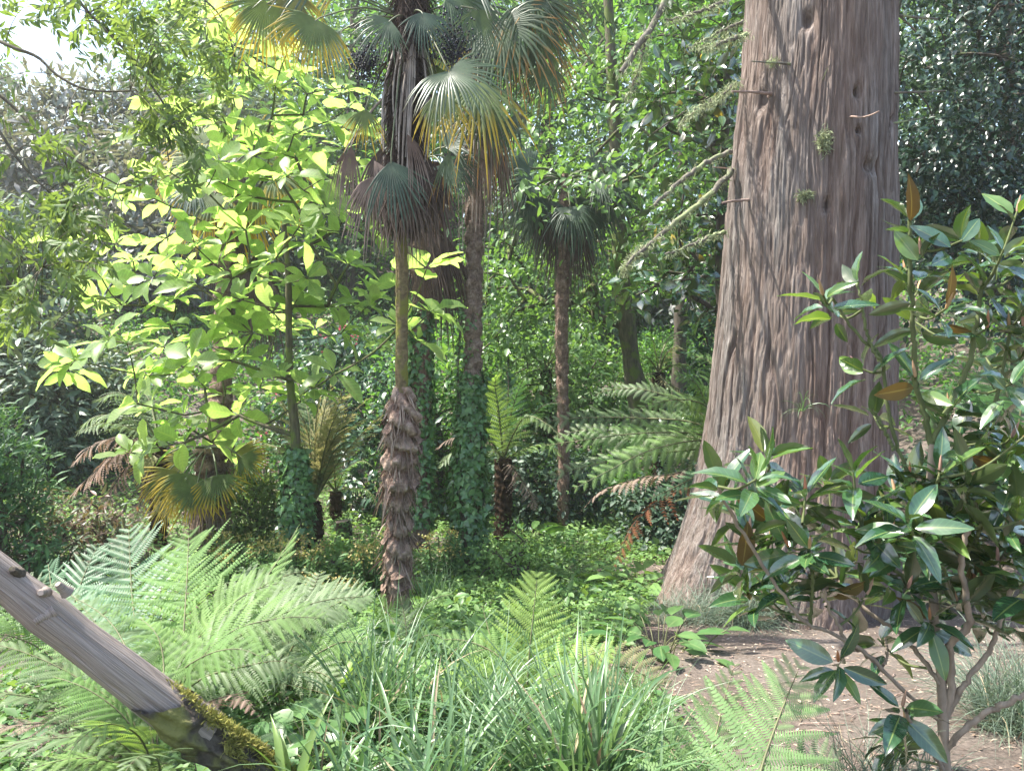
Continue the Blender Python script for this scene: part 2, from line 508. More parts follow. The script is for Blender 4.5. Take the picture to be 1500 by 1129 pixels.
def barkmat(name, cols, scale=(8, 8, 1.2), rough=.9, bump=.4, moss=None, mosslo=.55, fine=40, usefurrow=None, bdist=.02, attr=False, zf=.18, dist=.4, patch=None):
    m, nt, out = newmat(name)
    tc = N_(nt, 'ShaderNodeTexCoord')
    mp = N_(nt, 'ShaderNodeMapping'); mp.inputs['Scale'].default_value = scale
    src = N_(nt, 'ShaderNodeAttribute', attribute_name='leaf').outputs['Vector'] if attr else tc.outputs['Object']
    nt.links.new(src, mp.inputs[0])
    n1 = N_(nt, 'ShaderNodeTexNoise'); n1.inputs['Scale'].default_value = 2.0; n1.inputs['Detail'].default_value = 8; n1.inputs['Roughness'].default_value = .65
    n1.inputs['Distortion'].default_value = dist
    nt.links.new(mp.outputs[0], n1.inputs['Vector'])
    k = len(cols)
    c = ramp(nt, n1.outputs[0], [(.28 + .44 * i / max(1, k - 1), cc) for i, cc in enumerate(cols)])
    n2 = N_(nt, 'ShaderNodeTexNoise'); n2.inputs['Scale'].default_value = fine; n2.inputs['Detail'].default_value = 4
    mp2 = N_(nt, 'ShaderNodeMapping'); mp2.inputs['Scale'].default_value = (1, 1, zf) if scale[2] < scale[0] else (1, 1, 1)
    nt.links.new(src, mp2.inputs[0]); nt.links.new(mp2.outputs[0], n2.inputs['Vector'])
    g = ramp(nt, n2.outputs[0], [(.3, (.72,) * 3), (.7, (1.28,) * 3)])
    c = mixc(nt, 1.0, c, g, 'MULTIPLY')
    if patch:
        n4 = N_(nt, 'ShaderNodeTexNoise'); n4.inputs['Scale'].default_value = .9; n4.inputs['Detail'].default_value = 5
        mp4 = N_(nt, 'ShaderNodeMapping'); mp4.inputs['Scale'].default_value = (2.2, 2.2, .5); nt.links.new(tc.outputs['Object'], mp4.inputs[0]); nt.links.new(mp4.outputs[0], n4.inputs['Vector'])
        c = mixc(nt, 1.0, c, ramp(nt, n4.outputs[0], [(.38, (.92, .97, .99)), (.62, patch)]), 'MULTIPLY')
    if usefurrow:
        at = N_(nt, 'ShaderNodeAttribute', attribute_name='leaf')
        sx = N_(nt, 'ShaderNodeSeparateXYZ'); nt.links.new(at.outputs['Vector'], sx.inputs[0])
        c = mixc(nt, sx.outputs[2], c, usefurrow)
    if moss:
        n3 = N_(nt, 'ShaderNodeTexNoise'); n3.inputs['Scale'].default_value = 5; n3.inputs['Detail'].default_value = 6
        nt.links.new(tc.outputs['Object'], n3.inputs['Vector'])
        f = N_(nt, 'ShaderNodeMapRange'); f.inputs[1].default_value = mosslo; f.inputs[2].default_value = mosslo + .08
        nt.links.new(n3.outputs[0], f.inputs[0])
        c = mixc(nt, f.outputs[0], c, moss)
    b = N_(nt, 'ShaderNodeBsdfPrincipled'); nt.links.new(c, b.inputs['Base Color'])
    b.inputs['Roughness'].default_value = rough; b.inputs['Specular IOR Level'].default_value = .2
    if bump:
        ad = N_(nt, 'ShaderNodeMath', operation='ADD'); nt.links.new(n1.outputs[0], ad.inputs[0]); nt.links.new(n2.outputs[0], ad.inputs[1])
        bp = N_(nt, 'ShaderNodeBump'); bp.inputs['Strength'].default_value = bump; bp.inputs['Distance'].default_value = bdist
        nt.links.new(ad.outputs[0], bp.inputs['Height']); nt.links.new(bp.outputs[0], b.inputs['Normal'])
    nt.links.new(b.outputs[0], out.inputs[0])
    return m
# ================================================================== world, sun
world = bpy.data.worlds.new('World'); SC.world = world; world.use_nodes = True
wn = world.node_tree; bg = wn.nodes['Background']
sky = wn.nodes.new('ShaderNodeTexSky'); sky.sky_type = 'NISHITA'; sky.sun_disc = False
SUN_AZ, SUN_EL = rad(-80), rad(61)            # azimuth from +y towards +x
sky.sun_elevation = SUN_EL; sky.sun_rotation = SUN_AZ
sky.air_density = 1.2; sky.dust_density = 2.5; sky.ozone_density = 1.0
wn.links.new(sky.outputs[0], bg.inputs[0]); bg.inputs[1].default_value = 0.15
sun = bpy.data.lights.new('sun', 'SUN'); sun.energy = 5.0; sun.angle = rad(.5); sun.color = (1.0, .95, .86)
sun_ob = bpy.data.objects.new('sun', sun); COL.objects.link(sun_ob)
sd = Vector((math.sin(SUN_AZ) * math.cos(SUN_EL), math.cos(SUN_AZ) * math.cos(SUN_EL), math.sin(SUN_EL)))
sun_ob.rotation_euler = sd.to_track_quat('Z', 'Y').to_euler(); sun_ob.location = sd * 40
SC.view_settings.view_transform = 'Standard'; SC.view_settings.look = 'None'
SC.view_settings.exposure = EXPOSURE
SC.view_settings.gamma = 1.0
SC.cycles.max_bounces = 8; SC.cycles.diffuse_bounces = 4; SC.cycles.glossy_bounces = 2; SC.cycles.transmission_bounces = 5; SC.cycles.transparent_max_bounces = 4
SC.cycles.sample_clamp_indirect = 6

# ================================================================== materials
M = {}
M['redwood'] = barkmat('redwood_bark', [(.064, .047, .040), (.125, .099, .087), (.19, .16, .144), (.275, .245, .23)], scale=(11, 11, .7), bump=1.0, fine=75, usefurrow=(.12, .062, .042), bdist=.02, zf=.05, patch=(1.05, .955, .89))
M['stub'] = barkmat('dead_branch_bark', [(.085, .075, .06), (.18, .165, .135)], scale=(6, 6, 6), moss=(.22, .26, .13), mosslo=.5)
M['stubred'] = barkmat('dead_twig_wood', [(.20, .13, .10), (.34, .26, .22)], scale=(6, 6, 6))
M['lichen'] = leafmat('lichen_tuft', [(.26, .30, .17), (.38, .42, .26)], rough=.9, spec=.1, trans=.2, tcol=(1, 1, .8))
M['moss'] = leafmat('moss_cushion', [(.16, .16, .04), (.30, .28, .09), (.22, .24, .06)], rough=.95, spec=.05, trans=.15, tcol=(1, 1, .7))
M['log'] = barkmat('weathered_log_wood', [(.14, .105, .086), (.25, .205, .175), (.31, .262, .23), (.39, .342, .31)], scale=(7, 7, .35), dist=.0, bump=.6, fine=30, bdist=.010, attr=True, zf=.12)
M['logend'] = barkmat('rotten_log_wood', [(.04, .035, .03), (.12, .10, .08)], scale=(4, 4, 4), moss=(.15, .15, .05), mosslo=.5, bump=.8)
M['twig'] = barkmat('twig_bark', [(.06, .055, .04), (.13, .115, .08)], scale=(5, 5, 5))
M['mossybark'] = barkmat('mossy_tree_bark', [(.05, .05, .03), (.13, .115, .075)], scale=(8, 8, 2), moss=(.10, .13, .035), mosslo=.5)
M['darkbark'] = barkmat('dark_tree_bark', [(.035, .03, .024), (.12, .10, .08)], scale=(8, 8, 2), moss=(.09, .11, .05), mosslo=.56)
M['magbark'] = barkmat('pale_magnolia_bark', [(.17, .135, .10), (.30, .245, .19)], scale=(10, 10, 3), bump=.25)
M['greentwig'] = barkmat('green_young_bark', [(.07, .09, .035), (.12, .14, .06)], scale=(10, 10, 3), bump=.15)
M['palmbark'] = barkmat('palm_trunk_fibre', [(.075, .048, .036), (.17, .115, .088), (.30, .225, .18)], scale=(7, 7, 7), bump=.8, fine=45)
M['palmdark'] = barkmat('palm_crown_dark_fibre', [(.02, .014, .012), (.055, .038, .032), (.11, .085, .075)], scale=(7, 7, 7), bump=.8, fine=45)
M['palmfoot'] = barkmat('palm_foot_tan_fibre', [(.10, .062, .046), (.25, .18, .14), (.40, .32, .265)], scale=(5, 5, 7), bump=.9, fine=45, usefurrow=(.12, .052, .034))
M['palmringed'] = barkmat('palm_ringed_trunk', [(.07, .05, .04), (.17, .13, .105), (.29, .235, .195)], scale=(6, 6, 9), bump=.9, fine=45)
M['palmpale'] = barkmat('palm_trunk_grey_fibre', [(.11, .085, .07), (.23, .185, .15), (.36, .30, .25)], scale=(7, 7, 7), bump=.8, fine=45)
M['palmbare'] = barkmat('palm_bare_mossy_trunk', [(.07, .055, .028), (.15, .115, .06), (.12, .125, .03)], scale=(5, 5, 5), bump=.5, moss=(.14, .14, .03), mosslo=.52)
M['fibre'] = leafmat('palm_fibre_hair', [(.10, .062, .045), (.24, .17, .135), (.38, .31, .25)], rough=.85, spec=.15, trans=.15, tcol=(1, .9, .8))
M['fern_fibre'] = leafmat('fern_trunk_fibre', [(.03, .02, .014), (.09, .06, .04)], rough=.95, spec=.05, trans=0)
M['fan_green'] = leafmat('fan_leaf_green', [(.05, .085, .035), (.075, .115, .05)], tip=(.12, .11, .05), tip0=.8, rough=.38, spec=.5, trans=.3)
M['fan_dark'] = leafmat('fan_leaf_dark', [(0.042, 0.072, 0.036), (0.06, 0.096, 0.054)], tip=(.10, .08, .05), tip0=.85, rough=.45, trans=.25)
M['fan_yellow'] = leafmat('fan_leaf_yellow_tipped', [(.10, .15, .04), (.125, .175, .055)], tip=(.50, .36, .04), tip0=.55, rough=.55, spec=.3, trans=.4, tcol=(1.4, 1.3, .7))
M['fan_orange'] = leafmat('fan_leaf_orange_tipped', [(.055, .09, .035), (.08, .12, .045)], tip=(.42, .19, .03), tip0=.72, rough=.4, trans=.35, tcol=(1.4, 1.3, .7))
M['fan_gold'] = leafmat('fan_leaf_gold', [(.16, .17, .05), (.20, .20, .06)], tip=(.50, .38, .06), tip0=.5, rough=.45, trans=.4, tcol=(1.3, 1.2, .8))
M['fan_dead'] = leafmat('fan_leaf_dead', [(.14, .095, .075), (.23, .17, .14)], tip=(.27, .21, .175), tip0=.6, rough=.8, spec=.2, trans=.2, tcol=(1, .9, .8))
M['fan_deaddark'] = leafmat('fan_leaf_dead_dark', [(.06, .042, .034), (.11, .08, .066)], tip=(.13, .10, .08), tip0=.7, rough=.8, spec=.2, trans=.15, tcol=(1, .9, .8))
M['petiole'] = leafmat('palm_petiole', [(.09, .12, .05), (.12, .13, .06)], rough=.5, trans=0)
M['drypet'] = leafmat('palm_dry_petiole', [(.20, .165, .14), (.36, .32, .29)], rough=.8, trans=0)
M['berry'] = leafmat('palm_berries', [(.010, .011, .022), (.022, .022, .04)], rough=.45, spec=.4, trans=0)
M['ivy'] = leafmat('ivy_leaf', [(.055, .13, .04), (.085, .19, .055), (.13, .25, .07)], rough=.30, spec=.6, trans=.25, back=(.07, .12, .05))
M['bigmag'] = leafmat('umbrella_magnolia_leaf', [(.14, .22, .065), (.17, .25, .08), (.205, .28, .10)], rough=.42, spec=.4, trans=.55, tcol=(2.75, 2.75, 1.5), rib=(.22, .28, .10), ribw=.10, back=(.14, .20, .07), veins=10)
M['evmag'] = leafmat('evergreen_magnolia_leaf', [(.02, .062, .022), (.032, .085, .026), (.055, .12, .03)], rough=.19, spec=.8, trans=.16, rib=(.14, .19, .06), ribw=.10, back=(.062, .086, .032), tcol=(1.8, 1.7, .4), noise=.22, coat=1.0, veins=9)
M['evmagnew'] = leafmat('evergreen_magnolia_young_leaf', [(.075, .15, .03), (.11, .19, .04)], rough=.26, spec=.55, trans=.30, rib=(.22, .28, .09), ribw=.10, back=(.13, .15, .045), coat=.6, tcol=(1.8, 1.7, .4), noise=.15)
M['evmagback'] = leafmat('rust_underside_leaf', [(.10, .066, .026), (.145, .105, .035)], rough=.7, spec=.2, trans=.15, rib=(.24, .19, .06), ribw=.1, noise=.15, tcol=(1.4, 1.2, .4))
M['bud'] = leafmat('magnolia_bud', [(.30, .11, .05), (.34, .22, .10), (.40, .22, .20)], rough=.6, trans=0)
M['feather'] = leafmat('feathery_leaflet', [(.075, .13, .035), (.105, .17, .05), (.14, .205, .065)], rough=.5, spec=.3, trans=.45, tcol=(2.0, 1.8, .7))
M['beech'] = leafmat('deciduous_leaf', [(0.046, 0.111, 0.033), (0.072, 0.169, 0.046), (0.13, 0.26, 0.065)], rough=.4, spec=.45, trans=.45, tcol=(2.0, 1.9, .6))
M['beechlight'] = leafmat('deciduous_leaf_light_green', [(.06, .13, .04), (.09, .18, .05), (.13, .23, .07)], rough=.38, spec=.5, trans=.42, tcol=(1.8, 1.7, .6))  # fresh light green leaf colour
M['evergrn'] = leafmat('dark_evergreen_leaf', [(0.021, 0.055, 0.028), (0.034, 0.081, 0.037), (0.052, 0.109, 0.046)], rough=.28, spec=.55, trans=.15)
M['evergrnshade'] = leafmat('evergreen_leaf_shade_darkened', [(.010, .028, .014), (.017, .042, .02), (.03, .065, .028)], rough=.28, spec=.5, trans=.12)  # evergreen leaf darkened in colour to stand for deep shade
M['rhodo'] = leafmat('rhododendron_leaf', [(.06, .11, .06), (.10, .155, .085), (.15, .205, .12)], rough=.42, spec=.4, trans=.25, back=(.14, .14, .09))
M['rhodopink'] = leafmat('rhododendron_pale_leaf', [(.12, .165, .115), (.165, .195, .145), (.205, .205, .17), (.105, .15, .095)], rough=.5, spec=.3, trans=.2)
M['redleaf'] = leafmat('reddish_shrub_leaf', [(.06, .11, .05), (.08, .13, .06), (.15, .085, .06), (.07, .12, .05)], rough=.4, trans=.3)
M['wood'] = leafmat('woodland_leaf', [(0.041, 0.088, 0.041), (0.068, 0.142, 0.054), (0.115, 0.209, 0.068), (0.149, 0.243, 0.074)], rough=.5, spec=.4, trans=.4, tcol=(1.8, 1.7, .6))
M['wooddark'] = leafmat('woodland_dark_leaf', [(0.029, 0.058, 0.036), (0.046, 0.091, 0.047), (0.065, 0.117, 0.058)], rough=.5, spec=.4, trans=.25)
M['fern'] = leafmat('fern_frond_green', [(.115, .215, .055), (.145, .25, .07), (.175, .28, .08)], rough=.6, spec=.2, trans=.40, tcol=(1.6, 1.5, .6), back=(.14, .21, .09))
M['fernbright'] = leafmat('fern_frond_bright', [(.15, .28, .05), (.19, .33, .065)], rough=.5, spec=.3, trans=.45, tcol=(1.7, 1.6, .6))
M['fernsun'] = leafmat('fern_frond_yellow_green_sunlit', [(.22, .34, .075), (.27, .39, .10)], rough=.6, spec=.2, trans=.45, tcol=(1.5, 1.4, .6))  # yellow-green frond, with sunlit brightness put into its colour
M['fernmint'] = leafmat('fern_frond_mint', [(.17, .29, .10), (.21, .33, .125)], rough=.6, spec=.2, trans=.4, tcol=(1.4, 1.4, .8))
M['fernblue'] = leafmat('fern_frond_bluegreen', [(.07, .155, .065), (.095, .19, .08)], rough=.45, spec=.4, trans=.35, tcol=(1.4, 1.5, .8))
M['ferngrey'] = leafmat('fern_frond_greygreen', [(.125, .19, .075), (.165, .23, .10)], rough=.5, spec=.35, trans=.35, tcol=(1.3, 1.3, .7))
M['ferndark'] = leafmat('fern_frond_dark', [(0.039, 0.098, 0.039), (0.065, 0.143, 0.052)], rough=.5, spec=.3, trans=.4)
M['fernbrown'] = leafmat('fern_frond_dead', [(.22, .155, .125), (.31, .24, .20)], rough=.85, spec=.1, trans=.25, tcol=(1.2, 1, .8))
M['fernrust'] = leafmat('fern_frond_rust', [(.15, .062, .032), (.21, .10, .05)], rough=.85, spec=.1, trans=.25, tcol=(1.2, 1, .8))
M['ferngold'] = leafmat('fern_frond_gold', [(.23, .225, .115), (.30, .28, .15), (.20, .22, .10)], rough=.6, spec=.2, trans=.45, tcol=(1.3, 1.25, .9))
M['featherdark'] = leafmat('feathery_bluegreen_leaf', [(.05, .125, .045), (.085, .17, .06)], rough=.5, spec=.3, trans=.3)
M['stipe'] = leafmat('fern_stalk', [(.10, .11, .045), (.13, .13, .06)], rough=.6, trans=0)
M['stipedark'] = leafmat('fern_dark_stalk', [(.035, .028, .016), (.07, .055, .03)], rough=.7, trans=0)
M['grass'] = leafmat('tussock_blade', [(.07, .145, .055), (.10, .19, .07), (.15, .235, .10), (.055, .12, .05)], rough=.35, spec=.5, trans=.3, tcol=(1.4, 1.4, .7), noise=.12)
M['grassblue'] = leafmat('bluish_tussock_blade', [(.07, .115, .065), (.12, .17, .10), (.15, .20, .13)], rough=.4, spec=.45, trans=.25, tcol=(1.3, 1.3, .8))
M['straw'] = leafmat('dry_blade', [(.30, .24, .14), (.40, .33, .22), (.25, .16, .10)], rough=.7, trans=.2, tcol=(1, 1, .8))
M['strap'] = leafmat('strap_leaf', [(.14, .23, .05), (.18, .27, .07)], rough=.32, spec=.5, trans=.4, tcol=(1.6, 1.6, .6))
M['broad'] = leafmat('broad_herb_leaf', [(.05, .13, .035), (.08, .17, .045), (.11, .21, .06)], rough=.38, spec=.45, trans=.35, rib=(.14, .22, .08))
M['gunnera'] = leafmat('giant_bright_leaf', [(.07, .18, .04), (.11, .24, .05)], rough=.45, trans=.4)
M['cover'] = leafmat('ground_cover_leaf', [(.12, .23, .06), (.15, .27, .07), (.19, .31, .085)], rough=.5, spec=.3, trans=.35)
M['cover_old'] = leafmat('ground_cover_old', [(0.052, 0.127, 0.034), (0.092, 0.19, 0.052), (0.149, 0.241, 0.069)], rough=.45, spec=.4, trans=.35)
M['euph'] = leafmat('euphorbia_leaf', [(.08, .17, .05), (.12, .22, .07)], rough=.5, spec=.3, trans=.35)
M['euphhead'] = leafmat('euphorbia_flower_head', [(.28, .28, .09), (.32, .24, .09), (.24, .28, .09)], rough=.6, trans=.3, tcol=(1.2, 1.2, .7))
M['pink'] = leafmat('pink_flower', [(.55, .08, .13), (.65, .16, .22)], rough=.5, trans=.3, tcol=(1, 1, 1))
M['purple'] = leafmat('purple_flower', [(.38, .10, .45)], rough=.5, trans=.3, tcol=(1, 1, 1))
M['litter'] = leafmat('leaf_litter', [(.16, .11, .08), (.28, .21, .16), (.40, .34, .27), (.12, .08, .06)], rough=.85, spec=.1, trans=.1, tcol=(1, .9, .8))

def groundmat():
    m, nt, out = newmat('forest_soil')
    tc = N_(nt, 'ShaderNodeTexCoord')
    def nz(s, d=6, r=.6):
        n = N_(nt, 'ShaderNodeTexNoise'); n.inputs['Scale'].default_value = s; n.inputs['Detail'].default_value = d; n.inputs['Roughness'].default_value = r
        nt.links.new(tc.outputs['Object'], n.inputs['Vector']); return n.outputs[0]
    c = ramp(nt, nz(1.3), [(.3, (.08, .063, .052)), (.5, (.125, .102, .086)), (.7, (.17, .146, .127))])
    c = mixc(nt, 1.0, c, ramp(nt, nz(38, 5), [(.3, (.6,) * 3), (.7, (1.35,) * 3)]), 'MULTIPLY')
    v = N_(nt, 'ShaderNodeTexVoronoi'); v.inputs['Scale'].default_value = 26; nt.links.new(tc.outputs['Object'], v.inputs['Vector'])
    f = N_(nt, 'ShaderNodeMapRange'); f.inputs[1].default_value = .16; f.inputs[2].default_value = .10; nt.links.new(v.outputs['Distance'], f.inputs[0])
    ff = N_(nt, 'ShaderNodeMath', operation='MULTIPLY'); nt.links.new(f.outputs[0], ff.inputs[0]); nt.links.new(ramp(nt, nz(3), [(.5, (0, 0, 0)), (.6, (1, 1, 1))]), ff.inputs[1])
    c = mixc(nt, ff.outputs[0], c, (.30, .24, .19))
    b = N_(nt, 'ShaderNodeBsdfPrincipled'); nt.links.new(c, b.inputs['Base Color']); b.inputs['Roughness'].default_value = .95; b.inputs['Specular IOR Level'].default_value = .15
    bp = N_(nt, 'ShaderNodeBump'); bp.inputs['Strength'].default_value = .8; bp.inputs['Distance'].default_value = .03
    nt.links.new(nz(22, 8, .7), bp.inputs['Height']); nt.links.new(bp.outputs[0], b.inputs['Normal'])
    nt.links.new(b.outputs[0], out.inputs[0]); return m
M['soil'] = groundmat()

# ================================================================== terrain
gx = np.unique(np.concatenate([np.linspace(-90, -60, 12), np.linspace(-60, -14, 40), np.linspace(-14, 14, 190), np.linspace(14, 60, 40), np.linspace(60, 90, 12)]))
gy = np.unique(np.concatenate([np.linspace(-40, 0, 14), np.linspace(0, 16, 140), np.linspace(16, 60, 80), np.linspace(60, 120, 20)]))
X, Y = np.meshgrid(gx, gy); Z = H(X, Y)
i, j = np.meshgrid(np.arange(len(gy) - 1), np.arange(len(gx) - 1), indexing='ij'); nx_ = len(gx)
q = np.stack([i * nx_ + j, i * nx_ + j + 1, (i + 1) * nx_ + j + 1, (i + 1) * nx_ + j], -1).reshape(-1, 4)
tag(MB().add(np.stack([X, Y, Z], -1).reshape(-1, 3), q).build('ground', M['soil']), 'brown soil of the wooded valley floor and slopes', kind='structure')

hm, hnt, hout = newmat('haze_air')
hv = N_(hnt, 'ShaderNodeVolumePrincipled'); hv.inputs['Density'].default_value = HAZE; hv.inputs['Color'].default_value = (.93, .97, 1.0, 1); hv.inputs['Anisotropy'].default_value = .35
hnt.links.new(hv.outputs[0], hout.inputs['Volume'])
bx = np.array([[x, y, z] for x in (-95, 95) for y in (-45, 125) for z in (-3.0, 36.0)], float)
hz_ = MB().add(bx, [[0, 1, 3, 2], [4, 6, 7, 5], [0, 4, 5, 1], [2, 3, 7, 6], [0, 2, 6, 4], [1, 5, 7, 3]]).build('haze', hm, smooth=False)
tag(hz_, 'thin bright summer haze filling the wooded valley', 'haze', kind='stuff')
SC.cycles.volume_bounces = 1

# ================================================================== giant redwood
RD = 7.6
tb = np.array([[-900, 1132, 1278], [-500, 1110, 1298], [-100, 1090, 1316], [0, 1087, 1318], [100, 1081, 1320], [200, 1070, 1322], [300, 1062, 1324], [400, 1057, 1326], [500, 1050, 1329],
               [600, 1041, 1331], [650, 1034, 1332], [700, 1024, 1334], [750, 1010, 1335], [800, 990, 1335], [850, 968, 1332], [895, 945, 1326], [940, 918, 1330], [990, 890, 1340]], float)
RZ = np.array([P(750, py, RD)[2] for py in tb[:, 0]])
RXL = np.array([P(a, 500, RD)[0] for a in tb[:, 1]]); RXR = np.array([P(a - 24, 500, RD)[0] for a in tb[:, 2]])
o_ = np.argsort(RZ); RZ, RXL, RXR = RZ[o_], RXL[o_], RXR[o_]
def redwood_axis(z): return (np.interp(z, RZ, RXL) + np.interp(z, RZ, RXR)) / 2
def redwood_rad(z): return (np.interp(z, RZ, RXR) - np.interp(z, RZ, RXL)) / 2
red_loc = ground((redwood_axis(.3), RD))
red = thing('redwood_tree', red_loc, 'giant redwood with thick furrowed grey and reddish bark and dead branch stubs', 'tree')
nth, nz_ = 760, 640
zz = np.concatenate([np.linspace(-.55, 5.9, nz_ - 40), np.linspace(5.95, 14, 40)])
th = np.arange(nth) / nth * 2 * np.pi
TH, ZZ = np.meshgrid(th, zz)
Rb = redwood_rad(ZZ); C = redwood_axis(ZZ)
flare = sstep(1.2, -.2, ZZ)
lob = .5 + .5 * np.cos(TH * 5 + .9 + .25 * np.sin(ZZ)) 
Rb = Rb * (1 + flare * (.16 * (lob - .6)))
U = TH / (2 * np.pi)
wob = vnoise(U * 14, ZZ * .9 + 9, 3, 14, 256) + .5 * vnoise(U * 30, ZZ * 2.6 + 30, 4, 30, 256)
def rid(cells, zf, w, seed, sharp):
    return np.exp(-(np.abs(vnoise(U * cells + wob * w, ZZ * zf + 20, seed, cells, 256) * 2 - 1) / sharp) ** 1.6)
low = vnoise(U * 6 + .3, ZZ * .35 + 3, 14, 6, 64) * .6 + .4 * vnoise(U * 13, ZZ * .9 + 5, 15, 13, 64)
furrow_gain = np.clip(.25 + 1.5 * (low - .25), .1, 1.25) * np.where(np.cos(TH + .7) > 0, .62, 1.1)  # patchy furrow strength, weaker on one side of the trunk
crack = rid(26, .55, .35, 7, .055) * sstep(.42, .62, vnoise(U * 18, ZZ * .8 + 11, 16, 18, 128))
f1 = np.maximum(rid(22, .33, .3, 21, .12) * .6, crack)
f2 = rid(52, .8, .6, 8, .16)
f2b = rid(104, 1.7, 1.1, 18, .22)
f3 = rid(210, 3.2, 2.0, 19, .35)
n3 = vnoise(U * 300 + wob * 2.5, ZZ * 9 + 20, 9, 300, 256)
n5 = vnoise(U * 20 + wob * .6, ZZ * .5 + 20, 13, 20, 256)
strip = np.floor(vnoise(U * 46 + wob * .8, ZZ * .9 + 40, 23, 46, 256) * 4) / 4            # strips of bark lying over one another
disp = -.088 * f1 * furrow_gain - .034 * f2 * furrow_gain - .018 * f2b * (.4 + .6 * furrow_gain) - .009 * f3 + .010 * (n3 - .5) + .035 * (n5 - .5) + .030 * (strip - .4) * furrow_gain
for px, py, rx, ry in ((1192, 18, 9, 14), (1212, 300, 6, 12), (1262, 130, 6, 10), (1263, 188, 5, 6), (1133, 128, 10, 16), (1105, 270, 7, 14), (1282, 240, 12, 12), (1128, 660, 8, 14)):
    pz = P(px, py, RD - .75)
    cx_ = redwood_axis(pz[2]); rr_ = redwood_rad(pz[2])
    tt = -math.acos(max(-1, min(1, (pz[0] - cx_) / rr_))) % (2 * math.pi)
    dth = (TH - tt + math.pi) % (2 * math.pi) - math.pi
    disp -= .08 * np.exp(-((dth * rr_ / (rx / 170.)) ** 2 + ((ZZ - pz[2]) / (ry / 170.)) ** 2))
RR = Rb + disp
V = np.stack([C + RR * np.cos(TH), RD + RR * np.sin(TH) * (1 + 0 * TH), ZZ], -1)
i, j = np.meshgrid(np.arange(nz_ - 1), np.arange(nth), indexing='ij')
q = np.stack([i * nth + j, i * nth + (j + 1) % nth, (i + 1) * nth + (j + 1) % nth, (i + 1) * nth + j], -1).reshape(-1, 4)
A = np.stack([n5, n3, np.clip(f1 * .8 * furrow_gain + .4 * f2 * furrow_gain, 0, .8)], -1)
MB().add(V.reshape(-1, 3), q, A.reshape(-1, 3)).build('trunk', M['redwood'], red)
def on_trunk(px, py):
    """point on the near surface of the redwood seen at a pixel"""
    d = P(px, py, 1.0) - CAM
    for y in np.linspace(6.0, RD + .2, 300):
        p = CAM + d * (y / d[1])
        if (p[0] - redwood_axis(p[2])) ** 2 + (p[1] - RD) ** 2 < (redwood_rad(p[2]) - .02) ** 2:
            return p
    return P(px, py, RD)
# dead stubs and limbs on the trunk: base pixel, further pixels (px,py,depth change), radius
for pts, r0, r1, mat in (
    ('1130,138 1103,135,-.2 1072,134,-.45', .017, .008, 'stubred'), ('1158,94 1130,92,-.2 1101,90,-.4', .013, .005, 'stub'),
    ('1099,293 1080,294,-.1 1058,297,-.3', .015, .008, 'stubred'), ('1074,248 1044,245,-.1', .010, .005, 'stubred'),
    ('1245,171 1262,172,-.15 1275,169,-.25 1288,163,-.4', .011, .005, 'drywhite'), ('1305,136 1345,135,.1 1385,133,.2', .014, .006, 'stub'),
    ('1308,181 1335,176,.1 1356,172,.2', .010, .004, 'stub'), ('1316,23 1345,26,.1 1373,28,.2', .015, .010, 'stub'), ('1205,118 1210,105,-.1 1216,95,-.15', .006, .003, 'stub')):
    pl = [t.split(',') for t in pts.split()]
    b = on_trunk(float(pl[0][0]), float(pl[0][1]))
    path = [b + np.array([0, .08, 0]), b] + [P(float(t[0]), float(t[1]), b[1] + float(t[2])) for t in pl[1:]]
    mb = MB(); tube(mb, smooth_path(path, 10), np.linspace(r0, r1, 10), 7, 0, rough=.12, caps=True)
    mb.build('branch_stub', M['petiole_white'] if mat == 'drywhite' and 'petiole_white' in M else M['stubred' if mat == 'drywhite' else mat], red)
for pts, r0, r1, hair in (
    ('1072,222,7.5 1030,240,7.3 990,272,7.1 956,301,7.0', .026, .015, .3), ('1072,250,7.5 1040,285,7.4 1000,318,7.3 955,355,7.2 917,388,7.1', .030, .013, 1.0),
    ('1062,341,7.5 1030,350,7.4 998,365,7.3 975,372,7.25', .020, .008, .5), ('1094,52,7.2 1072,57,7.1 1050,66,7.0 1025,72,6.9', .022, .010, .8),
    ('1088,32,7.3 1050,50,7.2 1009,71,7.1', .016, .006, .5), ('1095,-60,7.3 1060,0,7.0 1025,16,6.9 991,28,6.8 975,30,6.8', .024, .008, 1.2),
    ('1110,-190,7.2 1060,-130,6.8 1010,-60,6.5 977,0,6.4 950,45,6.35 925,80,6.3 912,108,6.3', .034, .024, 1.6), ('948,52,6.35 940,85,6.35 928,120,6.4 915,150,6.4', .011, .004, .5),
    ('955,355,7.2 930,372,7.2 912,400,7.2', .014, .005, 1.0), ('1080,120,7.5 1050,145,7.3 1020,160,7.2 1000,180,7.2', .012, .005, 1.4)):
    path = smooth_path(PP(7, pts), 26)
    mb = MB(); tube(mb, path + .006 * R.normal(size=path.shape), np.linspace(r0, r1, 26), 8, 0, rough=.12, caps=True)
    lb = mb.build('limb', M['stub'], red)
    n = int(420 * hair)
    k = R.integers(0, 26, n)
    T = path[k] + R.normal(size=(n, 3)) * .02
    Xd = R.normal(size=(n, 3)) * .6 + np.array([0, 0, -.7])
    mb = MB(); rep(mb, *L_NARROW, basis(Xd, R.normal(size=(n, 3)), .045 * (1 + .5 * R.random(n)), .03 * np.ones(n)), T)
    mb.build('lichen', M['lichen'], lb)
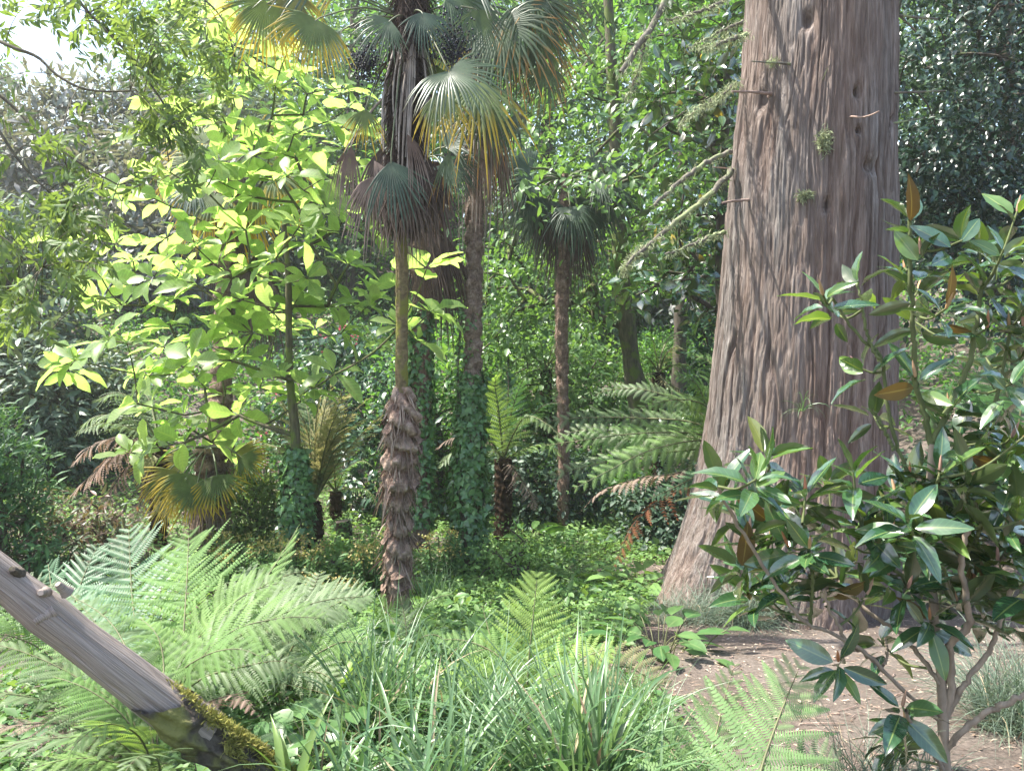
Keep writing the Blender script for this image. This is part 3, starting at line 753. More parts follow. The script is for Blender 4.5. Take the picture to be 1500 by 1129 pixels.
for px, py, hx, hz, n in ((1206, 208, .035, .075, 500), (1178, 287, .05, .025, 260), (1131, 92, .05, .02, 90)):
    b = on_trunk(px, py) + np.array([0, -.02, 0])
    mb = MB(); T = b + R.normal(size=(n, 3)) * np.array([hx, .025, hz]) * .55
    rep(mb, *L_NARROW, basis(R.normal(size=(n, 3)) + np.array([0, -.4, -.5]), R.normal(size=(n, 3)), .06 * np.ones(n), .03 * np.ones(n)), T)
    mb.build('lichen_tuft', M['lichen'], red)
# grass sprig growing out of a crevice
b = on_trunk(1174, 602)
mb = MB(); blades(mb, b, 16, .26, .007, el=(.1, 1.5), bend=(1.2, 3.0), rbase=.02, az=(math.pi * .9, math.pi * 2.1))
tag(mb.build('grass_sprig', M['grass']), 'thin grass sprig hanging from a crevice halfway up the redwood bark', 'plant')
# crown of the redwood, above the picture
tips = []
for k in range(70):
    a = R.uniform(0, 2 * math.pi); z = R.uniform(8.2, 15); r = R.uniform(1.2, 3.6) * (1 - (z - 8) / 14)
    tips.append([redwood_axis(z) + r * math.cos(a), RD + r * math.sin(a), z - .5 * r])
tips = np.array(tips)
mb = MB(); td, _ = branches(mb, [[redwood_axis(7.), RD, 7.], [redwood_axis(14), RD, 14]], .3, .2, tips, .012, up=.05, trunk_mesh=False)
mb.build('crown_limbs', M['stub'], red)
mb = MB(); scatter(mb, L_NARROW, tips, 130, .28, .16, droop=.6)
mb.build('crown', M['wooddark'], red)

# ================================================================== palms
def hairs(mb, path, rad_at, n, length, wid, mat=0, down=.9):
    """fibre strands hanging down and out of a trunk"""
    m = len(path); k = R.random(n) * (m - 1); i = np.floor(k).astype(int); f = (k - i)[:, None]
    c = path[i] * (1 - f) + path[np.minimum(i + 1, m - 1)] * f
    a = R.uniform(0, 2 * np.pi, n)
    o = np.stack([np.cos(a), np.sin(a), 0 * a], -1)
    r = np.interp(k, np.arange(m), rad_at)
    T = c + o * (r * .92)[:, None]
    Xd = o * (.25 + .5 * R.random((n, 1))) + np.array([0, 0, -down]) + .25 * R.normal(size=(n, 3))
    rep(mb, *L_NARROW, basis(Xd, o + .3 * R.normal(size=(n, 3)), length * (.5 + R.random(n)), np.full(n, wid) * (.5 + R.random(n))), T, None, mat)
def shaggy(mb, path, r, sides=40, per=5.0, amp=.35, mat=0, fine=.12, seed=1, tilt=1.0):
    """trunk clothed in overlapping skirts of fibre"""
    n = len(path); r = np.broadcast_to(r, (n,))
    L = np.concatenate([[0], np.cumsum(np.linalg.norm(np.diff(path, axis=0), axis=1))])
    a = np.arange(sides) / sides * 2 * np.pi
    AA, LL = np.meshgrid(a, L)
    ph = LL * per + .7 * vnoise(AA / (2 * np.pi) * 5, LL * 2 + 4, seed, 5, 64) * tilt + .25 * np.sin(AA + seed) * tilt
    saw = ph - np.floor(ph)                      # 0 at the bottom of a skirt, 1 at its top
    prof = np.sin(np.pi * np.clip(saw * 1.15 + .12, 0, 1)) ** .7 - .5
    rr = r[:, None] * (1 + amp * prof + fine * 2 * (vnoise(AA / (2 * np.pi) * 24, LL * 14 + 3, seed + 2, 24, 256) - .5) + .16 * (vnoise(AA / (2 * np.pi) * 6, LL * 4 + 3, seed + 5, 6, 256) - .5))
    V = path[:, None, :] + rr[..., None] * np.stack([np.cos(AA), np.sin(AA), 0 * AA], -1)
    i, j = np.meshgrid(np.arange(n - 1), np.arange(sides), indexing='ij')
    q = np.stack([i * sides + j, i * sides + (j + 1) % sides, (i + 1) * sides + (j + 1) % sides, (i + 1) * sides + j], -1).reshape(-1, 4)
    mb.add(V.reshape(-1, 3), q, np.stack([prof, saw, np.clip(.85 * saw ** 2.5, 0, .8)], -1).reshape(-1, 3), mat)
def put_fan(par, crown, d, px, py, deg, size, spread, mat, toward=-.25, drag=0., droop=.3, pet='petiole', name='fan_leaf', nseg=None, fold=.5, ny=.0, face=None):
    """a fan leaf whose hub is seen at (px, py), its middle pointing along deg (0 right, 90 down)"""
    hub = P(px, py, d)
    a = rad(deg)
    axis = np.array([math.cos(a), toward, -math.sin(a)])
    nm = np.array([R.normal() * .25, -1.0, .45 + R.normal() * .25]) if face is None else np.array(face, float)
    Rr = size / F * d
    mb = MB(); fan(mb, hub, axis, nm, Rr, spread, nseg or max(14, int(spread / 5.0)), .45, droop, 0, fold, drag)
    f = mb.build(name, M[mat], par)
    if crown is not None:
        mid = (hub + crown) / 2 + np.array([0, 0, .12 * np.linalg.norm(hub - crown)])
        mb = MB(); tube(mb, smooth_path([crown, mid, hub, hub + nrm(axis) * Rr * .06], 12), np.linspace(.012, .006, 12) * (d / 8), 5)
        mb.build('petiole', M[pet], f)
    return f

# --- palm A: nearest, shaggy foot, bare mossy middle, skirt of dead fans
dA = 6.5
pa = PP(dA, '578,935 581,900 583,760 587,650 588,565 589,450 588,345 590,220 596,110 602,20 604,-40')
palmA = thing('fan_palm', ground(pa[0]), 'nearest fan palm with a bare mossy stem between thick shaggy foot and dead fan skirt', 'palm', 'fan palms in the dell')
low = smooth_path(PP(dA, '580,960 581,900 584,830 582,770 584,740 586,690 588,640 588,590 590,566'), 130)
lr = np.interp(np.linspace(0, 1, 130), [0, .1, .22, .35, .46, .52, .60, .62, .75, .88, .94, 1], np.array([16, 15.5, 12, 18, 16, 11.5, 17, 23, 20.5, 23, 17, 9.5]) / F * dA)
mb = MB(); shaggy(mb, low, lr, 64, 6.0, .42, fine=.26, seed=21, tilt=1.7)
mb.build('shaggy_foot', M['palmfoot'], palmA)
mb = MB(); hairs(mb, low, lr * .95, 2600, .09, .011); hairs(mb, low, lr * 1.05, 520, .17, .045, down=1.2)
mb.build('fibre', M['fibre'], palmA)
for _ in range(26):                                   # torn sheaths
    mb = MB()
    k = R.integers(20, 120); a = R.uniform(0, 2 * math.pi); o = np.array([math.cos(a), math.sin(a), 0])
    t = np.array([-o[1], o[0], 0])
    c = low[k] + o * lr[k] * 1.02
    w = R.uniform(.03, .07); h = R.uniform(.05, .12)
    g = np.linspace(-1, 1, 5); v = np.linspace(0, 1, 4)
    VV = np.array([c + t * w * s + o * (.01 + .05 * y ** 2 - .02 * s * s) + np.array([0, 0, -h * y * (1 + .2 * R.normal())]) for y in v for s in g])
    ii, jj = np.meshgrid(np.arange(3), np.arange(4), indexing='ij')
    mb.add(VV, np.stack([ii * 5 + jj, ii * 5 + jj + 1, (ii + 1) * 5 + jj + 1, (ii + 1) * 5 + jj], -1).reshape(-1, 4))
    mb.build('leaf_sheath', M['palmbark'], palmA)
bare = smooth_path(PP(dA, '589,575 588,520 589,450 588,345 589,280'), 60)
mb = MB(); shaggy(mb, bare, np.linspace(9.5, 8.0, 60) / F * dA, 24, 16, .05, fine=.08, seed=5)
mb.build('trunk', M['palmbare'], palmA)
head = smooth_path(PP(dA, '589,330 590,260 594,180 598,100 602,30 604,-50'), 70)
hr = np.interp(np.linspace(0, 1, 70), [0, .2, .45, .8, 1], np.array([11, 16, 21, 21, 18]) / F * dA)
mb = MB(); shaggy(mb, head, hr * .92, 48, 8, .14, fine=.30, seed=9)
mb.build('crown_shaft', M['palmdark'], palmA)
mb = MB(); hairs(mb, head, hr, 4200, .16, .012); hairs(mb, head, hr, 160, .30, .03)
mb.build('fibre', M['fan_deaddark'], palmA)
crA = P(600, 30, dA)
for k in range(46):                                    # dry leaf stalks hanging round the head
    a = R.uniform(0, 2 * math.pi); o = np.array([math.cos(a), math.sin(a), 0])
    z0 = P(0, R.uniform(60, 110), dA)[2]; z1 = P(0, R.uniform(190, 300), dA)[2]
    c0 = np.array([crA[0], dA, z0]) + o * .115; c1 = np.array([P(592, 250, dA)[0], dA, z1]) + o * R.uniform(.12, .20)
    mb = MB(); tube(mb, smooth_path([c0, (c0 + c1) / 2 + o * .05, c1], 8), np.linspace(.011, .006, 8), 5)
    mb.build('dry_stalk', M['drypet'], palmA)
for args in ((463, 28, 112, 92, 165, 'fan_yellow', -.35), (392, 2, 105, 98, 150, 'fan_yellow', -.1), (430, -8, 100, 90, 150, 'fan_gold', .2), (657, 104, 42, 112, 200, 'fan_green', -.45), (618, 18, 70, 70, 130, 'fan_dark', -.3), (572, 30, 128, 72, 140, 'fan_green', -.2), (700, 14, 75, 78, 150, 'fan_green', .1),
             (642, 135, 84, 90, 100, 'fan_yellow', -.2), (535, 160, 96, 58, 110, 'fan_yellow', 0), (572, 236, 74, 100, 100, 'fan_dark', -.25), (658, 222, 98, 78, 60, 'fan_orange', -.1),
             (480, -30, 215, 120, 170, 'fan_green', 0), (560, -70, 255, 120, 170, 'fan_green', .2), (640, -70, 290, 120, 170, 'fan_green', .3), (520, -40, 200, 110, 150, 'fan_yellow', .3),
             (655, -10, 20, 100, 170, 'fan_green', .2), (500, 45, 120, 80, 120, 'fan_green', .4), (690, -25, 340, 100, 170, 'fan_dark', .0), (636, 95, 85, 60, 110, 'fan_yellow', .3)):
    px, py, deg, size, spread, mat, tw = args
    put_fan(palmA, crA, dA - .15 + tw * .6, px, py, deg, size * .82, spread, mat, toward=tw, droop=.24)
for args in ((548, 258, 98, 95, 130, 'fan_dead', -.3, .3), (596, 196, 62, 78, 55, 'fan_dead', -.5, .5), (514, 212, 92, 92, 55, 'fan_dead', -.1, .6), (505, 222, 110, 60, 50, 'fan_dead', .1, .6),
             (622, 238, 84, 110, 110, 'fan_deaddark', -.2, .4), (635, 258, 84, 92, 70, 'fan_deaddark', 0, .4), (585, 262, 95, 92, 120, 'fan_deaddark', .2, .4), (565, 250, 110, 90, 110, 'fan_deaddark', .1, .4),
             (602, 240, 92, 108, 100, 'fan_dead', .3, .5), (548, 235, 60, 60, 60, 'fan_dead', -.45, .2), (560, 215, 96, 110, 80, 'fan_deaddark', -.1, .4), (612, 215, 80, 115, 80, 'fan_deaddark', -.05, .4),
             (618, 250, 100, 105, 80, 'fan_deaddark', .3, .4), (595, 265, 85, 85, 120, 'fan_deaddark', -.35, .4)):
    px, py, deg, size, spread, mat, tw, drag = args
    put_fan(palmA, P(596, 120, dA) if px < 530 else None, dA + tw * .5, px, py, deg, size * .78, spread * .85, mat, toward=tw * .5, drag=drag * .4, droop=.45, pet='drypet', name='dead_fan', fold=.9)
def berries(par, px, py, d, rx, rz, n):
    c = P(px, py, d)
    a = (1 + 5 ** .5) / 2
    ico = nrm(np.array([[-1, a, 0], [1, a, 0], [-1, -a, 0], [1, -a, 0], [0, -1, a], [0, 1, a], [0, -1, -a], [0, 1, -a], [a, 0, -1], [a, 0, 1], [-a, 0, -1], [-a, 0, 1]]))
    fi = np.array([[0, 11, 5], [0, 5, 1], [0, 1, 7], [0, 7, 10], [0, 10, 11], [1, 5, 9], [5, 11, 4], [11, 10, 2], [10, 7, 6], [7, 1, 8], [3, 9, 4], [3, 4, 2], [3, 2, 6], [3, 6, 8], [3, 8, 9], [4, 9, 5], [2, 4, 11], [6, 2, 10], [8, 6, 7], [9, 8, 1]])
    T = c + R.normal(size=(n, 3)) * np.array([rx, rx, rz]) * d / F * .5
    s = .0085 * (1 + .2 * R.normal(size=n))
    mb = MB(); rep(mb, ico, fi, np.zeros((12, 3)), np.eye(3)[None] * s[:, None, None], T)
    for k in range(14):
        e = c + R.normal(size=3) * np.array([rx, rx, rz]) * d / F * .5
        tube(mb, smooth_path([c + np.array([0, 0, rz * d / F]), (c + e) / 2 + [0, 0, .03], e], 5), .004, 4)
    mb.build('berry_cluster', M['berry'], par)
berries(palmA, 535, 92, dA - .1, 17, 26, 520)
berries(palmA, 664, 66, dA - .1, 26, 34, 620)

# --- palm B: behind, grey trunk, ivy on its foot
dB = 8.8
pb = PP(dB, '684,880 686,800 689,690 692,560 694,430 695,330 694,200 698,90 701,0 705,-60')
palmB = thing('fan_palm', ground(pb[0]), 'tall fan palm with grey ringed trunk wrapped in ivy below and orange tipped fans', 'palm', 'fan palms in the dell')
tp = smooth_path(pb, 220)
tr = np.interp(np.linspace(0, 1, 220), [0, .3, .5, .65, .72, .9, 1], np.array([13, 12.5, 12, 11.5, 13, 17, 15]) / F * dB)
mb = MB(); shaggy(mb, tp, tr, 40, 4.6, .30, fine=.16, seed=31, tilt=1.3)
mb.build('trunk', M['palmringed'], palmB)
mb = MB(); hairs(mb, tp, tr, 3200, .07, .010)
mb.build('fibre', M['fibre'], palmB)
crB = P(700, 5, dB)
for args in ((735, 34, 62, 92, 200, 'fan_orange', -.35), (800, 96, 98, 58, 130, 'fan_orange', -.1), (755, 168, 112, 58, 70, 'fan_dark', -.1), (775, -5, 15, 80, 190, 'fan_orange', 0), (722, -40, 300, 110, 180, 'fan_green', .1),
             (660, -30, 220, 90, 170, 'fan_green', .2), (790, 55, 60, 70, 150, 'fan_orange', .2), (700, 120, 80, 110, 120, 'fan_yellow', -.5), (712, 150, 95, 85, 90, 'fan_orange', -.4), (750, 60, 90, 80, 130, 'fan_dark', .2), (765, 5, 55, 100, 160, 'fan_orange', -.2), (700, -15, 120, 80, 140, 'fan_green', .0),
             (670, 40, 120, 75, 130, 'fan_yellow', .2), (800, 10, 40, 80, 160, 'fan_green', .2)):
    px, py, deg, size, spread, mat, tw = args
    put_fan(palmB, crB, dB - .2 + tw * .6, px, py, deg, size, spread, mat, toward=tw, droop=.3)
for args in ((712, 180, 86, 100, 70, 'fan_dead', .1), (722, 200, 80, 92, 60, 'fan_deaddark', .2), (704, 210, 92, 85, 60, 'fan_dead', -.2), (715, 150, 82, 110, 50, 'fan_deaddark', .0), (756, 148, 66, 48, 35, 'fan_dead', -.2), (728, 175, 88, 95, 50, 'fan_dead', .0), (698, 230, 95, 70, 50, 'fan_dead', -.1)):
    px, py, deg, size, spread, mat, tw = args
    put_fan(palmB, None, dB + tw, px, py, deg, size * .85, spread * .8, mat, toward=tw * .5, drag=.2, droop=.5, name='dead_fan', fold=.9)
for k in range(12):
    a = R.uniform(0, 2 * math.pi); o = np.array([math.cos(a), math.sin(a), 0])
    c0 = P(698, R.uniform(90, 160), dB) + o * .13; c1 = P(693, R.uniform(280, 430), dB) + o * R.uniform(.13, .18)
    mb = MB(); tube(mb, smooth_path([c0, (c0 + c1) / 2 + o * .04, c1], 8), np.linspace(.008, .004, 8), 4)
    mb.build('dry_stalk', M['drypet'], palmB)

# --- palm C: middle distance, dark brown
def small_palm(d, pts, rpx, crown_px, label, nf, fsize, fmat, skirt, seed, bark='palmbark', dead='fan_deaddark', petl=55, lowdeg=(0, 180), sag=.35):
    path = smooth_path(PP(d, pts), 140)
    t = thing('fan_palm', ground(path[0]), label, 'palm', 'fan palms in the dell')
    r = np.interp(np.linspace(0, 1, 140), np.linspace(0, 1, len(rpx)), np.array(rpx) / F * d)
    mb = MB(); shaggy(mb, path, r, 32, 4.2, .22, fine=.16, seed=seed)
    mb.build('trunk', M[bark], t)
    mb = MB(); hairs(mb, path, r, 2200, .085, .011)
    mb.build('fibre', M['fibre'], t)
    cr = P(*crown_px, d)
    for k in range(nf):
        deg = lowdeg[0] + (lowdeg[1] - lowdeg[0]) * ((k + .5) / nf) + R.normal() * 8
        tw = R.uniform(-.6, .6); ln = petl * R.uniform(.6, 1.1)
        px = crown_px[0] + ln * math.cos(rad(deg)); py = crown_px[1] + ln * math.sin(rad(deg)) * .75
        put_fan(t, cr, d + tw * .5, px, py, deg * .7 + 27 if 0 <= deg <= 180 else deg, fsize * R.uniform(.8, 1.1), R.uniform(130, 190), fmat if R.random() < .8 else 'fan_dark', toward=tw, droop=sag, nseg=26)
    for (px, py, deg, size) in skirt:
        put_fan(t, None, d + R.uniform(-.2, .2), px, py, deg, size, 70, dead, toward=R.uniform(-.3, .3), drag=.2, droop=.45, name='dead_fan', nseg=18, fold=.9)
    return t
small_palm(11.5, '825,825 825,730 826,640 823,520 824,420 827,330 828,255', [7.5, 7.5, 8, 8.5, 9.5, 12, 5], (828, 262), 'slender dark fan palm with drooping blackish crown behind the spreading tree ferns', 24, 62, 'fan_dark',
           [(826, 280, 90, 75), (835, 300, 75, 70), (815, 300, 105, 65), (840, 330, 80, 70), (820, 335, 95, 65), (845, 290, 50, 60), (850, 345, 80, 50)], 41, petl=60, lowdeg=(-25, 205))
# --- palm D: behind the big leaved magnolia
small_palm(11.0, '316,790 318,730 320,680 323,600 326,520 330,440 334,350 338,260', [19, 20, 20, 14, 13, 15, 20, 22], (338, 250), 'fan palm with shaggy trunk standing behind the bright large leaved magnolia', 13, 70, 'fan_yellow',
           [(345, 330, 90, 80), (375, 370, 85, 85), (325, 340, 100, 80), (360, 390, 95, 75), (385, 400, 80, 80), (340, 400, 95, 70), (372, 420, 90, 60)], 43, petl=65, lowdeg=(-60, 230))
# --- palm E: behind palm A, ivy trunk and short skirt
small_palm(8.7, '616,800 616,700 616,600 618,480 622,390 626,310 628,240', [13, 13, 13, 13, 15, 20, 18], (628, 230), 'ivy clad fan palm half hidden behind the nearest shaggy palm', 7, 60, 'fan_dark',
           [(625, 335, 95, 85), (635, 345, 80, 85), (615, 340, 105, 80), (645, 350, 75, 80), (628, 360, 90, 75), (652, 362, 75, 60), (640, 330, 85, 100)], 47, petl=40, lowdeg=(-60, 240))
# --- low young palm with golden fans
dY = 9.6
yp = thing('fan_palm', ground(P(300, 780, dY)), 'low young fan palm with golden yellow and olive fans fanning out near the ground', 'palm', 'fan palms in the dell')
mb = MB(); pth = smooth_path(PP(dY, '300,800 304,740 308,690 310,655'), 50); shaggy(mb, pth, 19 / F * dY, 30, 5, .3, fine=.3, seed=51); mb.build('trunk', M['palmbark'], yp)
mb = MB(); hairs(mb, pth, np.full(50, 19 / F * dY), 1500, .12, .015); mb.build('fibre', M['fibre'], yp)
cy = P(308, 655, dY)
for px, py, deg, size, spread, mat, tw in ((238, 698, 95, 52, 110, 'fan_yellow', -.1), (232, 672, 160, 45, 100, 'fan_gold', 0), (262, 690, 125, 62, 130, 'fan_gold', -.3), (278, 692, 100, 62, 140, 'fan_yellow', -.4), (288, 712, 95, 58, 150, 'fan_yellow', -.5),
                                           (318, 695, 80, 56, 150, 'fan_yellow', -.5), (352, 668, 40, 48, 130, 'fan_yellow', -.1), (345, 662, 20, 50, 110, 'fan_gold', .2), (272, 672, 150, 60, 130, 'fan_gold', .2), (300, 720, 95, 60, 90, 'fan_dead', -.3), (325, 735, 85, 45, 80, 'fan_dead', -.3), (248, 730, 105, 45, 110, 'fan_gold', -.3)):
    put_fan(yp, cy, dY + tw, px, py, deg, size, spread, mat, toward=tw, droop=.10, nseg=22, fold=.7)
# ================================================================== ivy
def ivy_on(path, r, n, size, label, name='ivy', spread=.05, dens=None):
    m = len(path); k = R.random(n) * (m - 1)
    if dens is not None: k = (R.random(n) ** dens) * (m - 1)
    i = np.floor(k).astype(int); f = (k - i)[:, None]
    c = path[i] * (1 - f) + path[np.minimum(i + 1, m - 1)] * f
    a = R.uniform(0, 2 * np.pi, n); o = np.stack([np.cos(a), np.sin(a), 0 * a], -1)
    rr = np.interp(k, np.linspace(0, m - 1, len(r)), r)
    T = c + o * (rr * (1.0 + .12 * R.random(n)) + spread * R.random(n) ** 2)[:, None]
    Xd = np.array([0, 0, -.8]) + R.normal(size=(n, 3)) * .6 + .3 * o
    mb = MB(); rep(mb, *L_IVY, basis(Xd, o + np.array([0, 0, .35]) + .35 * R.normal(size=(n, 3)), size * (.6 + .7 * R.random(n))), T)
    t = thing(name, ground(path[0]), label, 'ivy')
    mb.build('foliage', M['ivy'], t)
    mb = MB()
    for _ in range(9):
        a0 = R.uniform(0, 6.28); tw = R.normal() * 1.2
        s = np.linspace(0, 1, 20); ii = (s * (m - 1)).astype(int)
        aa = a0 + tw * s
        rv = np.interp(s, np.linspace(0, 1, len(r)), r)
        tube(mb, path[ii] + np.stack([np.cos(aa), np.sin(aa), 0 * aa], -1) * rv[:, None], .008, 4)
    mb.build('vine_stem', M['twig'], t)
    return t
pB_low = smooth_path(PP(dB, '684,872 686,800 688,720 690,640 692,545'), 60)
ivy_on(pB_low, np.array([20, 22, 22, 20, 16, 12]) / F * dB, 2900, .078, 'dense dark green ivy sleeve wrapped round the grey ringed palm trunk')
pB_up = smooth_path(PP(dB, '684,640 682,560 684,500 688,455'), 30)
mbv = ivy_on(pB_up, np.array([14, 13, 12, 11]) / F * dB, 420, .05, 'thin ivy runner climbing one edge of the grey ringed palm trunk')
pE_low = smooth_path(PP(8.7, '616,770 616,680 615,590 617,500 619,440'), 60)
ivy_on(pE_low, np.array([13, 14, 14, 13, 12]) / F * 8.7, 1900, .068, 'slim ivy column on the half hidden palm trunk behind the nearest palm')

# ================================================================== big leaved magnolia
dM = 8.4
mag_tr = PP(dM, '434,800 433,720 433,640 428,590 424,546 423,480 422,400 416,330')
bm = thing('magnolia_tree', ground(mag_tr[0]), 'young magnolia with huge bright yellow-green leaves in whorls, sunlit from behind', 'tree')
tips_px = [(205,195),(215,250),(190,270),(240,290),(170,350),(195,375),(85,345),(150,430),(110,520),(100,535),(225,400),(250,470),(200,540),(255,540),(225,590),(215,650),(190,655),(270,600),(300,560),(310,500),(330,440),(290,410),(340,400),(300,360),
 (280,330),(340,310),(370,280),(300,270),(320,230),(390,250),(400,160),(430,190),(450,130),(480,170),(500,130),(510,150),(420,100),(380,100),(300,100),(340,130),(290,20),(310,10),(345,60),(530,190),(520,260),(480,250),(440,300),(470,340),(510,380),(500,320),(540,330),
 (410,330),(390,380),(450,400),(480,440),(430,440),(400,450),(540,420),(585,470),(625,385),(630,450),(610,490),(560,500),(490,540),(460,560),(380,560),(350,600),(440,580),(310,640),(270,640),(340,520),(370,480),(160,490),(245,340),(265,390),(360,330),(420,250),(455,220),(370,220),(345,180),(400,200),(505,210),(495,290),(455,350),(330,350),(230,440),(280,520),(240,500),(350,430),(520,440),(500,480),(330,570),(250,245),(270,180),(300,160),(395,300),(180,440)]
tips_px = tips_px + [(x + R.normal() * 28, y + R.normal() * 28) for x, y in tips_px if 150 < x < 540 and R.random() < .6]
dep = np.array([dM + R.uniform(-.7, 1.5) for _ in tips_px])
for k, (x, y) in enumerate(tips_px):
    if x < 150: dep[k] = dM - .3 + R.normal() * .3
    if x > 570: dep[k] = 6.9
tips = np.array([P(x, y + 8, d_) for (x, y), d_ in zip(tips_px, dep)])
mb = MB()
td, _ = branches(mb, mag_tr, 8.5 / F * dM, 3.5 / F * dM, tips, .0055, exp=2.6, sag=-.03, up=.55, wiggle=.05)
mb.build('trunk', M['mossybark'], bm)
mb = MB()
for c, d0 in zip(tips, td):
    n = R.integers(6, 10)
    ax = nrm(d0 * .6 + np.array([0, 0, .75]) + .2 * R.normal(size=3))
    e1 = nrm(np.cross(ax, [.3, .9, .1])); e2 = np.cross(ax, e1)
    az = np.arange(n) * 2.4 + R.random() * 6
    el = rad(8) + rad(48) * R.random(n) ** 1.5
    X = np.cos(az)[:, None] * e1 * np.cos(el)[:, None] + np.sin(az)[:, None] * e2 * np.cos(el)[:, None] + ax * np.sin(el)[:, None]
    X = X + np.array([0, 0, -.15])
    Zn = ax + .35 * R.normal(size=(n, 3))
    sz = .32 * (.5 + .75 * R.random(n)); wd = sz * (.85 + .4 * R.random(n)); kk = R.integers(0, 3, n)
    for g_, tpl in enumerate((L_BIG, L_BIG2, L_BIG3)):
        s_ = kk == g_
        if s_.any(): rep(mb, *tpl, basis(X[s_], Zn[s_], sz[s_], wd[s_]), c + X[s_] * .01)
mb.build('crown', M['bigmag'], bm)
ivy_on(smooth_path(PP(dM, '434,790 433,720 433,655'), 30), np.array([17, 19, 16, 9]) / F * dM, 1200, .07, 'bright ivy cushion round the foot of the large leaved magnolia')

# ================================================================== overhanging tree with hanging feathery leaflets (its trunk is outside the view)
ot = thing('overhanging_tree', ground((-6.3, 5.9)), 'tree reaching in overhead with thin dark boughs and hanging feathery yellow-green leaflets', 'tree')
DOV = 1.35
main = [PP(4.6, '-330,-420,4.5 -60,-160,4.5 60,-70,4.5 115,0,4.5 170,60,4.5 215,110,4.5 240,150,4.5 262,205,4.5'), PP(4, '-330,-140,4.4 -100,20,4.2 0,65,4.1 60,95,4.1 120,130,4.1 165,131,4.15 215,130,4.2'),
        PP(4, '-330,-60,4.6 -80,100,4.3 0,190,4.2 30,240,4.2 65,275,4.2 95,315,4.2 112,335,4.2'), PP(4, '-300,-200,4.6 -100,60,4.5 10,150,4.5 40,180,4.5 90,220,4.5 140,250,4.5 190,280,4.5'),
        PP(4, '-300,120,4.3 -100,280,4.2 0,345,4.1 40,375,4.1 80,400,4.1'), PP(4, '-330,-420,4.5 -60,-250,4.8 150,-120,5 280,-20,5 330,40,5 350,110,5')]
main = [CAM + (p - CAM) * DOV for p in main]
mb = MB(); ob_ = ground((-6.3, 5.9))
tube(mb, smooth_path([np.array(ob_) - [0, 0, .1], [-6.4, 5.9, 3], [-6.2, 5.95, 5.2], main[0][0]], 20), np.linspace(.16, .06, 20), 10)
for a, b in (((-6.35, 5.9, 3.9), main[1][0]), ((-6.4, 5.9, 3.4), main[2][0]), ((-6.35, 5.9, 4.1), main[3][0]), ((-6.4, 5.9, 2.4), main[4][0])):
    tube(mb, smooth_path([np.array(a), (np.array(a) + b) / 2 + [0, 0, .1], b], 8), np.linspace(.06, .03, 8), 7)
nodes = []
for p in main:
    s = smooth_path(p, 60); s = s + .012 * R.normal(size=s.shape)
    s = smooth_path(s[::3], 60)
    tube(mb, s, np.linspace(.030, .006, 60), 6)
    nodes.append(s[15:])
nodes = np.concatenate(nodes)
regs = [(60,20,110,30,34,4.4),(190,55,60,60,46,4.5),(240,130,50,90,50,4.5),(262,225,35,60,34,4.5),(60,280,80,70,44,4.2),(120,300,60,60,30,4.2),(40,360,60,60,26,4.1),(80,410,80,70,26,4.1),(25,450,40,60,22,4.1),(330,110,60,70,22,5),(140,180,50,30,8,4.1),(10,140,20,30,6,4.1),(310,40,80,50,26,5),(200,20,120,40,40,4.8),(110,350,50,50,20,4.2)]
sp_c = []; sp_d = []
for cx, cy_, rx, ry, n, d in regs:
    for _ in range(int(n * .46)):
        c = P(cx + R.normal() * rx * .6, cy_ + R.normal() * ry * .6, d * DOV + R.normal() * .3)
        k = np.argmin(np.linalg.norm(nodes - c, axis=1)); a = nodes[k]
        if np.linalg.norm(c - a) > 1.0: c = a + (c - a) * .6
        mid = (a + c) / 2 + np.array([0, 0, .04])
        tube(mb, smooth_path([a, mid, c], 5), np.linspace(.004, .0018, 5), 4)
        sp_c.append(c); sp_d.append(nrm(c - a))
        sp_c.append(mid); sp_d.append(nrm(c - a))
mb.build('boughs', M['twig'], ot)
sp_c = np.array(sp_c); sp_d = np.array(sp_d)
mb = MB()
n = 10
for s in range(1):
    X0 = sp_d * .5 + np.array([0, 0, -.35]) + R.normal(size=sp_d.shape) * .5
    X0 = nrm(X0)
    side = nrm(np.cross(X0, R.normal(size=X0.shape)))
    for k in range(n):
        t = (k // 2 + 1) / (n / 2); sg = 1 if k % 2 else -1
        T = sp_c + X0 * .17 * t
        Xd = X0 * .75 + side * sg * .75 + np.array([0, 0, -.25]) + .22 * R.normal(size=X0.shape)
        rep(mb, *L_LANCE, basis(Xd, np.cross(X0, side) + .3 * R.normal(size=X0.shape), .088 * (.65 + .6 * R.random(len(T))), .095 * np.ones(len(T))), T)
mb.build('crown', M['feather'], ot)

